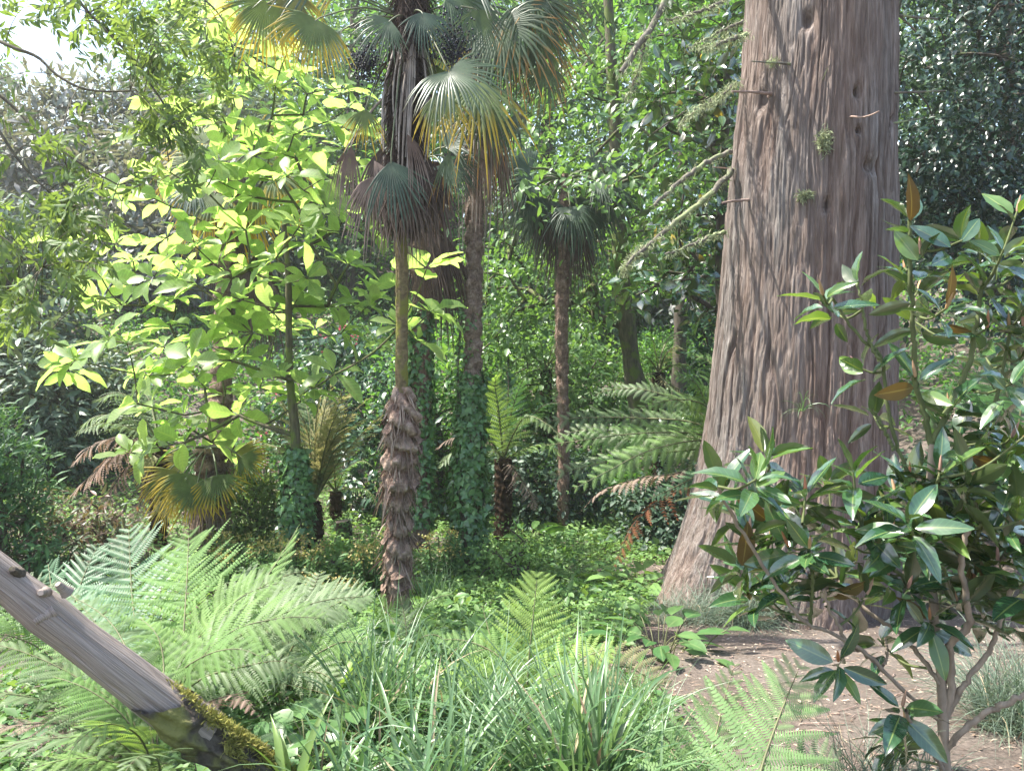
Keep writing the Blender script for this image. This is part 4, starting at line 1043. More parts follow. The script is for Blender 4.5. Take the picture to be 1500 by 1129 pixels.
# ================================================================== glossy evergreen magnolia in front of the redwood
dG = 2.75
gm = thing('evergreen_magnolia', ground(P(1384, 1150, 2.75)), 'evergreen magnolia shrub with large glossy leaves, rusty undersides and pale bare stems', 'shrub')
stems = [(PP(dG, '1386,1250 1384,1129 1380,1050 1378,980 1367,890 1360,800 1362,720 1366,650'), 8.5, 5.2), (PP(dG, '1366,652 1352,600 1341,555 1336,465 1333,380 1332,322'), 4.6, 2.6),
         (PP(dG, '1366,648 1394,590 1418,535 1433,455 1437,425'), 5, 3), (PP(dG, '1387,1050 1394,1000 1392,955 1396,935 1412,926 1420,910 1416,880 1408,820 1420,770', 2.6), 6.5, 3.5),
         (PP(dG, '1388,1052 1402,1020 1425,985 1452,948 1466,905 1482,862', 2.65), 4.5, 3), (PP(dG, '1386,1100 1400,1080 1440,1046 1470,1032 1510,1012 1560,980', 2.6), 5, 4),
         (PP(dG, '1384,1062 1330,1016 1291,978 1273,961 1230,932 1187,914 1158,888 1120,830 1085,775 1062,735 1053,712', 2.55), 3.4, 2.2), (PP(dG, '1376,1000 1362,978 1343,954 1311,922 1273,897 1246,868 1225,845', 2.9), 3.8, 2.5),
         (PP(dG, '1278,966 1260,952 1244,949 1231,919 1212,887 1208,862', 2.6), 3, 2), (PP(dG, '1291,978 1300,960 1297,935'), 2.5, 1.5), (PP(dG, '1366,870 1330,850 1290,815 1262,775', 2.7), 3.2, 2), (PP(dG, '1362,760 1310,640 1292,526 1272,506 1249,481 1220,438', 2.8), 3.2, 2),
         (PP(dG, '1290,530 1275,503 1266,467 1256,412', 2.8), 2.5, 1.8), (PP(dG, '1362,800 1390,760 1420,720 1432,690 1440,640 1465,560 1480,480'), 3.6, 2.4), (PP(dG, '1310,660 1290,620 1278,600'), 2.6, 2), (PP(dG, '1120,830 1130,770 1128,720 1125,670', 2.6), 2.6, 1.8),
         (PP(dG, '1187,914 1190,850 1182,790 1175,765', 2.6), 2.6, 1.8), (PP(dG, '1384,1129 1350,1080 1325,1040', 2.55), 3.2, 2.4), (PP(dG, '1360,800 1365,740 1376,700', 2.6), 3, 2), (PP(dG, '1408,820 1430,790 1436,765', 2.55), 3, 2), (PP(dG, '1440,640 1475,660 1490,720', 2.7), 2.5, 2), (PP(dG, '1366,870 1385,840 1360,815', 2.55), 2.5, 2)]
mb = MB(); mg = MB(); allp = []
for i_, (p, a, b) in enumerate(stems):
    n = 40; s = smooth_path(p, n); s = s + .0022 * R.normal(size=s.shape)
    rr = np.linspace(a, b, n) / F * dG * 1.0
    low_ = s[:, 2].mean() < 1.75 or i_ == 0
    ms = MB(); tube(ms, s, rr * (1 + .06 * R.normal(size=n)), 9); ms.build('stem', M['magbark' if low_ else 'greentwig'], gm)
    allp.append(s)
allp = np.concatenate(allp)
tp_px = [(1332,318),(1325,392),(1348,372),(1436,362),(1470,366),(1256,412),(1206,432),(1219,455),(1339,470),(1386,452),(1437,425),(1458,396),(1442,520),(1341,552),(1278,604),(1262,540),(1334,700),(1416,708),(1432,768),(1376,692),(1264,757),(1214,706),(1125,666),(1054,712),(1108,702),
         (1098,782),(1132,745),(1175,765),(1186,802),(1208,868),(1096,866),(1150,852),(1240,832),(1302,842),(1300,786),(1350,782),(1360,832),(1396,802),(1402,880),(1462,822),(1482,702),(1492,762),(1482,562),(1478,482),(1505,442),(1462,612),(1322,1034),(1328,1062),(1292,1078),(1228,968),(1286,935),(1362,906),(1474,896),(1440,900),(1505,850),(1460,450),(1400,760),(1440,820),(1330,760),(1155,800),(1270,870),(1400,640),(1500,520),(1500,640),(1075,745),(1130,790),(1160,735),(1250,800),(1285,760),(1320,800),(1330,860),(1380,850),(1420,750),(1450,770),(1480,800),(1340,730),(1190,840),(1130,830),(1430,850),(1380,770),(1470,670),(1430,650),(1490,310),(1505,380),(1410,352),(1500,480),(1482,640),(1500,700),(1446,480),(1180,722),(1082,822),(1132,882),(1250,692),(1312,722),(1345,425),(1390,600)]
mag_tips = np.array([P(x, y, dG + R.normal() * .17) for x, y in tp_px])
mL = [MB(), MB(), MB()]; bud = MB()
for c, (x, y) in zip(mag_tips, tp_px):
    k = np.argmin(np.linalg.norm(allp - c, axis=1) + .8 * np.clip(allp[:, 2] - c[2], 0, None)); a = allp[k]
    L_ = np.linalg.norm(c - a)
    if L_ > .02: mg = MB(); tube(mg, smooth_path([a, (a + c) / 2 + np.array([0, 0, -.12 * L_]), c], 8), np.linspace(.005, .0034, 8), 6); mg.build('twig', M['greentwig'], gm)
    d0 = nrm(c - a + np.array([0, 0, .02])) if L_ > .05 else np.array([0, -.1, 1.0])
    ax = nrm(d0 * .6 + np.array([0, 0, .8]) + .15 * R.normal(size=3))
    n = R.integers(7, 12) if y > 650 else R.integers(5, 8)
    e1 = nrm(np.cross(ax, [.3, .9, .1])); e2 = np.cross(ax, e1)
    az = np.arange(n) * 2.4 + R.random() * 6
    el = np.linspace(rad(-12), rad(58), n) + rad(12) * R.normal(size=n)
    X = np.cos(az)[:, None] * e1 * np.cos(el)[:, None] + np.sin(az)[:, None] * e2 * np.cos(el)[:, None] + ax * np.sin(el)[:, None]
    if y > 900: X = X + np.array([0, 0, -.5])
    Zn = ax + .45 * R.normal(size=(n, 3))
    T = c - ax * (.055 * (1 - np.arange(n) / n))[:, None]
    sz = (.178 if y > 650 else .166) * (.62 + .45 * R.random(n)); wd = sz * (.85 + .35 * R.random(n))
    young = R.random(n) < (.13 if y < 900 else .08); rust = (~young) & (R.random(n) < .035)
    Zn[rust] = -Zn[rust] + np.array([0, -1.2, 0])
    for g_, msk in ((0, ~(young | rust)), (1, young), (2, rust)):
        for tpl, kk in ((L_MAG, np.arange(n) % 2 == 0), (L_MAG2, np.arange(n) % 2 == 1)):
            s_ = msk & kk
            if s_.any(): rep(mL[g_], *tpl, basis(X[s_], Zn[s_], sz[s_], wd[s_]), T[s_])
    if R.random() < .55:
        bud = MB(); tube(bud, smooth_path([c, c + ax * .02, c + ax * .045, c + ax * .06], 8), np.array([.004, .0058, .0062, .006, .0052, .004,   .0025, .0008]), 7); bud.build('bud', M['bud'], gm)

mL[0].build('foliage', M['evmag'], gm); mL[1].build('young_foliage', M['evmagnew'], gm); mL[2].build('rusty_foliage', M['evmagback'], gm)


# ================================================================== weathered log
lg = thing('fallen_log', ground(P(400, 1150, 2.9)), 'weathered grey bare log leaning down to a mossy rotten end', 'log')
lp = PP(2.5, '-260,648,2.30 -60,800,2.46 0,845,2.51 150,962,2.63 300,1075,2.75')
n = 150; sides = 72
path = smooth_path(lp, n)
T_, S_, N_n = frames_along(path)
a = np.arange(sides) / sides * 2 * np.pi
AA, UU = np.meshgrid(a, np.linspace(0, 1, n))
r = np.interp(UU, [0, .4, .47, .55, .62, .7, .85, 1], np.array([26, 27, 27, 31, 29, 31, 34, 37]) / F * 2.55)
len_ = UU * 2.0
crk = np.abs(vnoise(AA / (2 * np.pi) * 14 + .3 * len_, len_ * 1.0 + 5, 61, 14, 64) * 2 - 1)
r = r * (1 + .045 * (vnoise(AA / (2 * np.pi) * 5, len_ * 4 + 2, 62, 5, 64) - .5) + .06 * (vnoise(AA / (2 * np.pi) * 40, len_ * 6, 63, 40, 64) - .5) - .12 * np.exp(-(crk / .10) ** 2))
V = path[:, None] + r[..., None] * (np.cos(AA)[..., None] * S_[:, None] + np.sin(AA)[..., None] * N_n[:, None])
i, j = np.meshgrid(np.arange(n - 1), np.arange(sides), indexing='ij')
q = np.stack([i * sides + j, i * sides + (j + 1) % sides, (i + 1) * sides + (j + 1) % sides, (i + 1) * sides + j], -1).reshape(-1, 4)
MB().add(V.reshape(-1, 3), q, np.stack([np.cos(AA), np.sin(AA), len_ * 1.6], -1).reshape(-1, 3)).build('bare_trunk', M['log'], lg)
for px, py, L_, dr in ((88, 858, .022, (-.2, -.6, .7)), (60, 905, .035, (-.5, -.5, -.3)), (20, 835, .02, (.1, -.8, .5)), (60, 868, .006, (.2, -.9, .3))):
    b = P(px, py, 2.47 + px * .0006)
    L_ = L_ * .6; mb = MB(); dr = nrm(np.array(dr)); tube(mb, smooth_path([b - dr * .04, b, b + dr * L_], 6), np.array([.022, .019, .015, .013, .012, .009]), 9, rough=.12, caps=True)
    mb.build('knot', M['logend'] if px == 20 else M['log'], lg)
rp = smooth_path(np.vstack([path[-22:-2:5], PP(2.75, '325,1092,2.78 355,1112,2.82 395,1140,2.88 450,1180,2.95')]), 60)
mb = MB(); shaggy(mb, rp, np.interp(np.linspace(0, 1, 60), [0, .3, 1], np.array([42, 45, 48]) / F * 2.75), 50, 9, .08, fine=.25, seed=66)
mb.build('rotten_end', M['logend'], lg)
n = 9000
k = R.random(n) ** .8 * 59; i = np.floor(k).astype(int)
aa = R.uniform(-.25, 2.4, n); o = np.stack([np.cos(aa) * .75, -.55 * np.ones(n) * np.cos(aa * .8), np.sin(aa)], -1); o = nrm(o)
cl = vnoise(k * .35, aa * 3 + 5, 71)
msk = (cl > .36) & (k > 14 - 8 * np.sin(aa))
T = (rp[i] + o * ((43 / F * 2.75) * (1 + .12 * R.random((n, 1)))))[msk]
o = o[msk]; n = len(T)
mb = MB(); rep(mb, *L_NARROW, basis(o + .7 * R.normal(size=(n, 3)), R.normal(size=(n, 3)), .022 * (.5 + R.random(n)), np.full(n, .02)), T)
mb.build('moss', M['moss'], lg)

# ================================================================== ferns
def fern(label, base, fr, group=None, name='fern', trunk=None, trunkr=.08, stalks=None, gl=None):
    """fr: list of (pixel path string, default depth, half width px, material, detail, droop, extra dict)"""
    t = thing(name, ground(base) if gl is None else gl, label, 'fern', group)
    if trunk is not None:
        p = smooth_path(trunk, 50)
        mb = MB(); shaggy(mb, p, trunkr, 28, 9, .2, fine=.3, seed=int(R.integers(1, 99)), tilt=1)
        mb.build('trunk', M['fern_fibre'], t)
        mb = MB(); hairs(mb, p, np.full(50, trunkr), 900, .10, .012); mb.build('fibre', M['fern_fibre'], t)
    for f in fr:
        s, d, w, mat, det, dr = f[:6]; ex = f[6] if len(f) > 6 else {}
        path = PP(d, s) if isinstance(s, str) else s
        dm = d
        w = w * (1.3 if d < 5.2 else .9); mb = MB(); frond(mb, path, w / F * dm, detail=det, droop=dr, rr=ex.pop('rr', .0045 * dm / 4 + .002), **ex)
        mb.build('frond', [M[mat], M['stipe' if mat not in ('ferndark', 'fernbrown', 'fernrust') else 'stipedark']], t)
    return t
B0 = '228,1075,3.35'
big = dict(npin=21, npl=22, s0=.16)
fern('large bright fern with ladder-like upright fronds rising behind the grey log', P(228, 1090, 3.4), [
    (f'{B0} 262,985,3.6 272,880,3.85 277,775,4.2', 3.9, 96, 'fern', 2, .10, dict(npin=24, npl=25, s0=.2, upref=(0, -1, .25))),
    (f'{B0} 300,1030,3.2 350,1020,3.1 380,1050,3.0', 3.2, 34, 'fernbrown', 1, .5, dict(npin=18, s0=.2, ragged=.2)), (f'{B0} 215,985,3.7 195,890,4.1 188,765,4.6', 4.2, 92, 'fernblue', 2, .10, dict(npin=24, npl=23, s0=.22, upref=(.1, -1, .3))),
    (f'{B0} 275,985,3.5 380,915,3.6 470,880,3.7 550,872,3.8', 3.6, 66, 'ferngrey', 2, .25, dict(npin=24, npl=22, s0=.2, upref=(-.1, -.6, .8))),
    (f'{B0} 270,960,3.6 340,890,4 400,850,4.2 460,832,4.4', 4.0, 56, 'ferngrey', 2, .25, dict(npin=21, npl=20, s0=.25, upref=(-.1, -.5, .8))),
    (f'{B0} 285,1000,3.4 360,975,3.4 415,968,3.4 452,985,3.4', 3.4, 55, 'ferngrey', 2, .3, dict(npin=20, npl=20, s0=.25, upref=(-.1, -.6, .8))),
    (f'{B0} 300,960,3.7 380,860,4.2 420,800,4.5 440,765,4.8', 4.3, 30, 'fern', 2, .2, dict(npin=17, npl=15, s0=.35, upref=(-.5, -1, .2))),
    (f'{B0} 240,960,3.7 235,880,4.1 240,800,4.7', 4.3, 70, 'fernbright', 2, .12, dict(npin=21, npl=20, s0=.25, upref=(0, -1, .3))),
    (f'{B0} 190,980,3.5 130,900,3.8 95,860,4.0', 3.7, 55, 'fernblue', 2, .15, dict(npin=20, npl=20, s0=.22, upref=(.2, -.7, .7))),
    (f'{B0} 290,990,3.5 320,910,3.7 360,870,3.8 420,850,3.9', 3.7, 62, 'fern', 2, .25, dict(npin=21, npl=20, s0=.22, upref=(-.2, -.8, .6))),
    (f'{B0} 250,1000,3.3 300,960,3.2 350,950,3.15 390,965,3.1', 3.2, 50, 'fern', 2, .3, dict(npin=18, npl=18, s0=.25, upref=(-.1, -.6, .8))),
    (f'{B0} 260,1010,3.4 330,930,3.5 410,905,3.5 480,905,3.5', 3.5, 60, 'fern', 2, .28, dict(npin=21, npl=20, s0=.25, upref=(-.1, -.6, .8)))], 'leafy ferns beneath the palms')
B2 = '410,985,4.3'
fern('greyish green fern spreading its fronds towards the foot of the nearest shaggy palm', P(410, 1000, 4.35), [
    (f'{B2} 440,930,4.3 490,885,4.35 552,868,4.4', 4.3, 52, 'ferngrey', 2, .25, dict(npin=21, npl=20, s0=.12, upref=(-.1, -.7, .7))), (f'{B2} 430,925,4.5 455,870,4.7 470,835,4.9', 4.6, 48, 'ferngrey', 2, .2, dict(npin=20, npl=18, s0=.15, upref=(-.1, -.9, .4))),
    (f'{B2} 390,920,4.4 370,870,4.6 350,835,4.8', 4.6, 50, 'ferngrey', 2, .2, dict(npin=20, npl=18, s0=.15, upref=(.1, -.9, .4))), (f'{B2} 450,965,4.1 500,940,4.1 540,945,4.0', 4.1, 46, 'fern', 2, .3, dict(npin=18, npl=18, s0=.12, upref=(0, -.6, .8))),
    (f'{B2} 430,985,4.0 470,985,3.9 505,1010,3.8', 4.0, 44, 'ferngrey', 2, .3, dict(npin=17, npl=17, s0=.12, upref=(0, -.6, .8))), (f'{B2} 390,970,4.1 350,950,4.0 310,965,3.9', 4.1, 46, 'fern', 2, .3, dict(npin=18, npl=17, s0=.12, upref=(0, -.6, .8))),
    (f'{B2} 415,920,4.5 412,870,4.7 420,835,4.9', 4.7, 44, 'ferngrey', 2, .2, dict(npin=20, npl=18, s0=.15, upref=(0, -.9, .4)))], 'leafy ferns beneath the palms')
B3 = '95,985,4.2'
fern('blue green fern rising behind the upper half of the grey log', P(95, 1000, 4.2), [
    (f'{B3} 100,920,4.4 120,850,4.6 145,795,4.8', 4.5, 56, 'fernblue', 2, .15, dict(npin=20, npl=20, s0=.15, upref=(0, -1, .3))), (f'{B3} 70,930,4.3 40,880,4.4 10,850,4.5', 4.4, 50, 'ferngrey', 2, .2, dict(npin=20, npl=18, s0=.15, upref=(.2, -.8, .5))),
    (f'{B3} 120,930,4.3 165,890,4.3 215,880,4.3', 4.3, 48, 'fern', 2, .25, dict(npin=18, npl=18, s0=.15, upref=(0, -.7, .7))), (f'{B3} 60,950,4.2 10,930,4.1 -40,930,4.0', 4.1, 50, 'fern', 2, .25, dict(npin=18, npl=18, s0=.12, upref=(0, -.7, .7))), (f'{B3} 85,920,4.5 75,860,4.7 70,820,4.9', 4.7, 46, 'fernblue', 2, .15, dict(npin=20, npl=18, s0=.15, upref=(0, -1, .3)))], 'leafy ferns beneath the palms')
B1 = '235,1150,2.9'
fern('shaded greyish fern with many dark stalks under the leaning log', P(235, 1165, 2.9), [
    (f'{B1} 190,1050,2.95 110,990,3.0 20,950,3.0 -60,940,3.0', 3.0, 62, 'ferngrey', 2, .3, dict(big)), (f'{B1} 170,1070,2.9 80,1030,2.9 0,1015,2.8 -70,1020,2.8', 2.9, 60, 'ferngrey', 2, .3, dict(big)),
    (f'{B1} 200,1050,3.0 150,960,3.2 90,910,3.4 20,890,3.5', 3.2, 58, 'fern', 2, .25, dict(big)), (f'{B1} 170,1085,2.8 90,1080,2.7 20,1090,2.65 -30,1110,2.6', 2.7, 60, 'ferngrey', 2, .3, dict(big)),
    (f'{B1} 215,1040,3.0 190,960,3.2 150,900,3.4 60,850,3.6', 3.2, 50, 'ferngrey', 2, .25, dict(big)), (f'{B1} 205,1080,2.8 160,1060,2.6 120,1080,2.5 90,1120,2.45', 2.6, 55, 'fern', 2, .3, dict(big)),
    (f'{B1} 150,1120,2.7 70,1130,2.6 0,1160,2.5', 2.6, 60, 'ferngrey', 2, .3, dict(big)), (f'{B1} 120,1070,2.9 40,1060,2.9 -40,1075,2.85', 2.9, 45, 'fernbrown', 1, .4, dict(npin=22)),
    (f'{B1} 180,1120,2.7 110,1110,2.6 30,1130,2.5', 2.6, 58, 'fern', 2, .3, dict(big)), (f'{B1} 190,1060,2.9 130,1010,2.9 60,985,2.95', 2.9, 56, 'fern', 2, .3, dict(big)), (f'{B1} 230,1110,2.6 200,1110,2.4 170,1150,2.3', 2.5, 55, 'ferngrey', 2, .3, dict(big)), (f'{B1} 230,1060,3.0 240,980,3.2 230,930,3.3 200,900,3.4', 3.2, 50, 'fern', 2, .2, dict(big))], 'leafy ferns beneath the palms')
# fern clumps further up the left edge
# middle ferns
fern('bright yellow-green fern frond standing up in the sun among the grasses', P(775, 1040, 4.4), [
    ('770,1040,4.3 776,950,4.4 782,892,4.5 787,842,4.6', 4.5, 80, 'fernsun', 2, .1, dict(npin=17, npl=18, s0=.12, upref=(0, -1, .3), shape=lambda q: np.clip(1.1 - q, .0, 1) ** .75 * np.clip(.6 + 3 * q, 0, 1))),
    ('770,1040,4.3 735,985,4.5 715,920,4.7 705,880,4.8', 4.5, 26, 'fern', 2, .2, dict(npin=14, npl=11, upref=(.4, -1, .3))), ('770,1040,4.3 800,1000,4.2 850,965,4.2 905,945,4.2', 4.3, 44, 'fernsun', 2, .3, dict(npin=15, npl=13, s0=.2, upref=(0, -.6, .8))),
    ('770,1040,4.3 730,1000,4.2 690,990,4.1 650,1005,4.0', 4.2, 46, 'fernsun', 2, .3, dict(npin=15, npl=13, s0=.2, upref=(0, -.6, .8))), ('770,1040,4.3 740,970,4.5 690,940,4.6 640,935,4.7', 4.5, 38, 'fern', 2, .3, dict(npin=15, npl=13, s0=.2, upref=(0, -.6, .8)))], 'leafy ferns beneath the palms')
fern('olive bronze fern arching flat beside the broad leaved herb', P(880, 1040, 3.9), [
    ('880,1050,3.9 890,990,4.1 915,975,4.2 960,1000,4.2 985,1030,4.2', 4.1, 46, 'ferngold', 2, .25, dict(npin=15, npl=13, s0=.15, upref=(0, -.7, .7))), ('880,1050,3.9 860,1000,4 830,985,4.1 790,1000,4.1', 4.0, 36, 'fern', 2, .3, dict(npin=14, npl=11, s0=.2, upref=(0, -.6, .8)))], 'leafy ferns beneath the palms')
fern('small pale fern at the foot of the nearest shaggy palm', P(590, 960, 5.2), [
    ('592,960,5.2 580,920,5.4 562,890,5.5 535,880,5.5', 5.3, 30, 'fernbright', 2, .2, dict(npin=14, npl=11, upref=(-.2, -1, .5))), ('592,960,5.2 600,915,5.3 630,880,5.3 668,868,5.3', 5.3, 24, 'fern', 2, .25, dict(npin=14, npl=11, s0=.3, upref=(-.2, -.6, .8))),
    ('592,960,5.2 596,930,5.2 590,890,5.3 583,872,5.3', 5.3, 34, 'ferngrey', 2, .2, dict(npin=14, npl=11, upref=(0, -1, .3))), ('592,960,5.2 615,935,5.1 640,930,5.1 660,950,5.0', 5.2, 24, 'fern', 2, .25, dict(npin=14, npl=10, upref=(0, -.6, .8)))], 'leafy ferns beneath the palms')
fern('pale green fern with uncurling tip in the near bed below the magnolia', P(1080, 1170, 2.55), [
    ('1020,1180,2.5 1045,1090,2.6 1062,1020,2.7 1076,972,2.75', 2.6, 80, 'fernmint', 2, .1, dict(npin=15, npl=22, s0=.02, upref=(.1, -1, .3), shape=lambda q: np.clip(1.05 - q, .0, 1) ** .85)),
    ('1098,1190,2.3 1120,1110,2.4 1145,1040,2.5 1172,975,2.6', 2.4, 112, 'fernmint', 2, .12, dict(npin=14, npl=25, s0=.02, upref=(-.2, -1, .3), shape=lambda q: np.clip(1.08 - q, .0, 1) ** .7, rr=.006, thick=1.2)),
    ('1030,1200,2.4 1000,1130,2.5 980,1090,2.6 970,1040,2.7', 2.5, 66, 'fernmint', 2, .2, dict(npin=14, npl=17, s0=.05, upref=(.3, -1, .4))), ('1100,1200,2.4 1160,1150,2.45 1200,1120,2.45 1240,1110,2.45', 2.4, 60, 'ferngrey', 2, .2, dict(npin=14, npl=17, s0=.05, upref=(0, -.8, .6)))], 'leafy ferns beneath the palms')
# tree ferns
hubR = P(1062, 655, 8.75)
h = '1062,655,8.8'
tf = dict(npin=23, npl=18, s0=.06, upref=(0, -.75, .65), thick=1.0, shape=lambda q: (np.sin(np.pi * np.clip(q, 0, 1) ** .55)) ** .6)
fern('tree fern behind the redwood with long level silvery fronds and one rust brown frond', (hubR[0], hubR[1]), [
    (f'{h} 1020,600,8.9 950,572,9.0 900,570,9.1 866,580,9.1', 8.9, 34, 'ferngrey', 2, .5, dict(tf)), (f'{h} 1040,600,8.4 1000,585,8.1 955,592,7.9 925,606,7.8', 8.1, 40, 'fern', 2, .5, dict(tf)),
    (f'{h} 1020,620,8.7 930,612,8.7 850,612,8.6 776,620,8.6', 8.6, 38, 'ferngrey', 2, .55, dict(tf)), (f'{h} 1020,635,8.5 930,635,8.3 850,645,8.2 780,655,8.2', 8.3, 42, 'fern', 2, .55, dict(tf)),
    (f'{h} 1020,645,8.1 950,660,7.9 890,690,7.8 828,722,7.8', 7.9, 42, 'fern', 2, .55, dict(tf)), (f'{h} 1000,660,8.6 920,670,8.6 850,685,8.6 786,702,8.6', 8.6, 40, 'ferngrey', 2, .55, dict(tf)),
    (f'{h} 1040,610,8.6 1025,570,8.5 1010,555,8.4 985,550,8.4', 8.5, 40, 'fern', 2, .5, dict(tf)), (f'{h} 1030,700,8.4 980,725,8.2 930,765,8.1 895,842,8.0', 8.2, 36, 'fernrust', 1, .8, dict(npin=21, npl=8, s0=.2, ragged=.3)),
    (f'{h} 1030,690,8.3 985,715,8.1 940,735,8.0', 8.2, 30, 'fernblue', 2, .5, dict(tf)), (f'{h} 1010,640,9.2 930,640,9.6 860,630,9.9 810,640,10', 9.5, 40, 'ferngrey', 2, .5, dict(tf)),
    (f'{h} 1060,600,8.9 1050,560,9.0 1040,530,9.1 1010,520,9.2', 8.9, 40, 'fern', 2, .4, dict(tf)), (f'{h} 1000,690,8.8 940,700,8.9 880,720,8.9 850,750,8.9', 8.8, 36, 'fernbrown', 1, .7, dict(npin=20, npl=8, s0=.2, ragged=.2))],
    'tree ferns', 'tree_fern', trunk=[[hubR[0] + .1, hubR[1] + .1, float(H(hubR[0], hubR[1])) - .1], hubR], trunkr=.11)
def treefern(px, py, d, base_py, lab, spec, tr=.085, lean=0):
    hub = P(px, py, d); b = P(px + lean, base_py, d); g = ground(b)
    fr = []
    for s, w, mat, dr, ex in spec:
        e = dict(npin=21, npl=11, s0=.12); e.update(ex)
        fr.append((f'{px},{py},{d} ' + s, d, w, mat, e.pop('detail', 1), dr, e))
    return fern(lab, b, fr, 'tree ferns', 'tree_fern', trunk=[[g[0], g[1], g[2] - .1], hub], trunkr=tr, gl=g)
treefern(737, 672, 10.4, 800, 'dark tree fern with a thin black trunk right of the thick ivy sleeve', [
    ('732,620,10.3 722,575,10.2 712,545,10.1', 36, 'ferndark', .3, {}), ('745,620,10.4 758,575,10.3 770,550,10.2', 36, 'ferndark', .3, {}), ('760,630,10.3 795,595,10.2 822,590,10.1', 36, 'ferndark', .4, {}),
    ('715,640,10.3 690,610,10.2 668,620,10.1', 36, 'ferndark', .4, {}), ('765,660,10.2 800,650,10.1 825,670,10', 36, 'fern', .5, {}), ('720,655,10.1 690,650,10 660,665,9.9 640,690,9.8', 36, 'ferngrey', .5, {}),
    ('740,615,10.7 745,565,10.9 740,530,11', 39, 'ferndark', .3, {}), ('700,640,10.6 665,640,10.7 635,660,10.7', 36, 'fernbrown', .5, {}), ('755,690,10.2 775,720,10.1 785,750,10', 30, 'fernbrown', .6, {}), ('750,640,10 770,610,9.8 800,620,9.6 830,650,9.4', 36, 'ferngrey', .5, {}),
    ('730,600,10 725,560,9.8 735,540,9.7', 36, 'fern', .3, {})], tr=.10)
treefern(460, 735, 9.8, 790, 'tree fern with tall upright golden tan fronds catching the light', [
    ('500,670,9.7 545,620,9.6 572,600,9.5', 40, 'ferngold', .4, {}), ('445,660,9.7 420,600,9.7 392,566,9.7', 40, 'ferngold', .35, {}), ('478,650,9.6 498,590,9.5 530,562,9.4', 40, 'ferngold', .3, {}), ('440,680,9.6 395,640,9.5 360,620,9.4', 36, 'ferngold', .4, {}), ('468,640,9.9 480,580,10 490,552,10', 40, 'ferngold', .3, {}), ('490,640,9.8 520,600,9.8 552,575,9.8', 40, 'ferngold', .35, {}), ('475,630,9.8 492,590,9.8 515,560,9.8', 40, 'ferngold', .3, {}), ('462,630,9.8 466,590,9.8 472,562,9.8', 40, 'ferngold', .3, {}), ('452,640,9.8 436,600,9.8 420,575,9.8', 37, 'ferngold', .3, {}),
    ('485,650,9.6 515,625,9.5 545,610,9.4', 35, 'ferngold', .35, {}), ('440,660,9.7 405,620,9.7 380,600,9.7', 35, 'ferngold', .4, {}), ('430,670,9.8 390,650,9.9 360,650,10', 32, 'ferngold', .4, {}), ('470,640,10.1 480,600,10.3 500,575,10.4', 37, 'ferngold', .3, {}), ('455,630,10.1 448,590,10.3 445,565,10.4', 37, 'ferngrey', .3, {}),
    ('480,640,9.5 500,600,9.3 530,590,9.2', 32, 'ferngold', .3, {}), ('490,660,9.6 520,650,9.5 540,670,9.4', 27, 'ferngrey', .4, {})], tr=.09)
treefern(232, 650, 10.0, 790, 'tree fern with drooping pinkish brown dead fronds and grey-green live ones', [
    ('190,615,9.9 140,610,9.8 108,640,9.7', 54, 'ferngrey', .5, {}), ('190,640,9.9 140,650,9.8 100,685,9.7', 47, 'fernbrown', .6, {}), ('185,660,9.8 140,690,9.7 92,738,9.6', 49, 'fernbrown', .6, {}), ('190,680,9.8 165,715,9.7 150,750,9.6', 47, 'fernbrown', .6, {}),
    ('210,610,10 175,575,10 135,590,10', 54, 'ferngrey', .5, {}), ('200,630,9.7 150,620,9.4 115,635,9.2', 49, 'ferngrey', .5, {}), ('260,620,10 295,610,10 320,640,10', 49, 'ferngrey', .5, {}), ('225,610,10.3 215,580,10.5 190,570,10.6', 49, 'ferngrey', .4, {}), ('215,700,9.8 205,740,9.7 195,770,9.6', 43, 'fernbrown', .6, {}), ('205,650,9.7 160,670,9.5 120,720,9.4', 47, 'fernbrown', .6, {})], tr=.09)
treefern(492, 720, 11.6, 770, 'small tree fern with spreading bright green fronds above bare brown earth', [
    ('475,695,11.5 460,665,11.4 455,645,11.3', 18, 'fernbright', .3, {}), ('505,690,11.5 530,675,11.5 548,685,11.4', 16, 'fern', .5, {}), ('490,690,11.5 495,660,11.5 500,645,11.5', 18, 'fern', .3, {}), ('515,715,11.5 540,720,11.4 555,745,11.3', 16, 'fern', .5, {}), ('470,720,11.5 445,725,11.4 430,745,11.3', 16, 'fern', .5, {}), ('470,700,11.5 440,690,11.5 420,700,11.5', 18, 'fernbright', .4, {})], tr=.07)
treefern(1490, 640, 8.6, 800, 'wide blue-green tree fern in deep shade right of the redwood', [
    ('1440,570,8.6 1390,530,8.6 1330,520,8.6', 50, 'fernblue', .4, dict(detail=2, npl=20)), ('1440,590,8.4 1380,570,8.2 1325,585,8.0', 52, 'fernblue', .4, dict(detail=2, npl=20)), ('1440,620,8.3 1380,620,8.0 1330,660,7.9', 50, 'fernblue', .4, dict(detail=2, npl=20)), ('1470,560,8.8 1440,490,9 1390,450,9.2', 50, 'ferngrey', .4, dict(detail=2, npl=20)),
    ('1500,560,8.7 1500,490,8.8 1480,430,9', 46, 'fernblue', .4, dict(detail=2, npl=20)), ('1440,660,8.3 1390,690,8.0 1350,740,7.9', 46, 'fernblue', .5, dict(detail=2, npl=20)), ('1460,540,9 1410,470,9.4 1350,450,9.7', 46, 'ferngrey', .4, dict(detail=2, npl=20)), ('1530,580,8.4 1560,530,8.3 1600,500,8.2', 46, 'fernblue', .4, {}), ('1470,600,8.2 1450,560,7.9 1420,545,7.7', 46, 'fernblue', .4, dict(detail=2, npl=20)), ('1500,700,8.2 1490,760,8 1470,800,7.9', 44, 'fernblue', .5, {})], tr=.12)
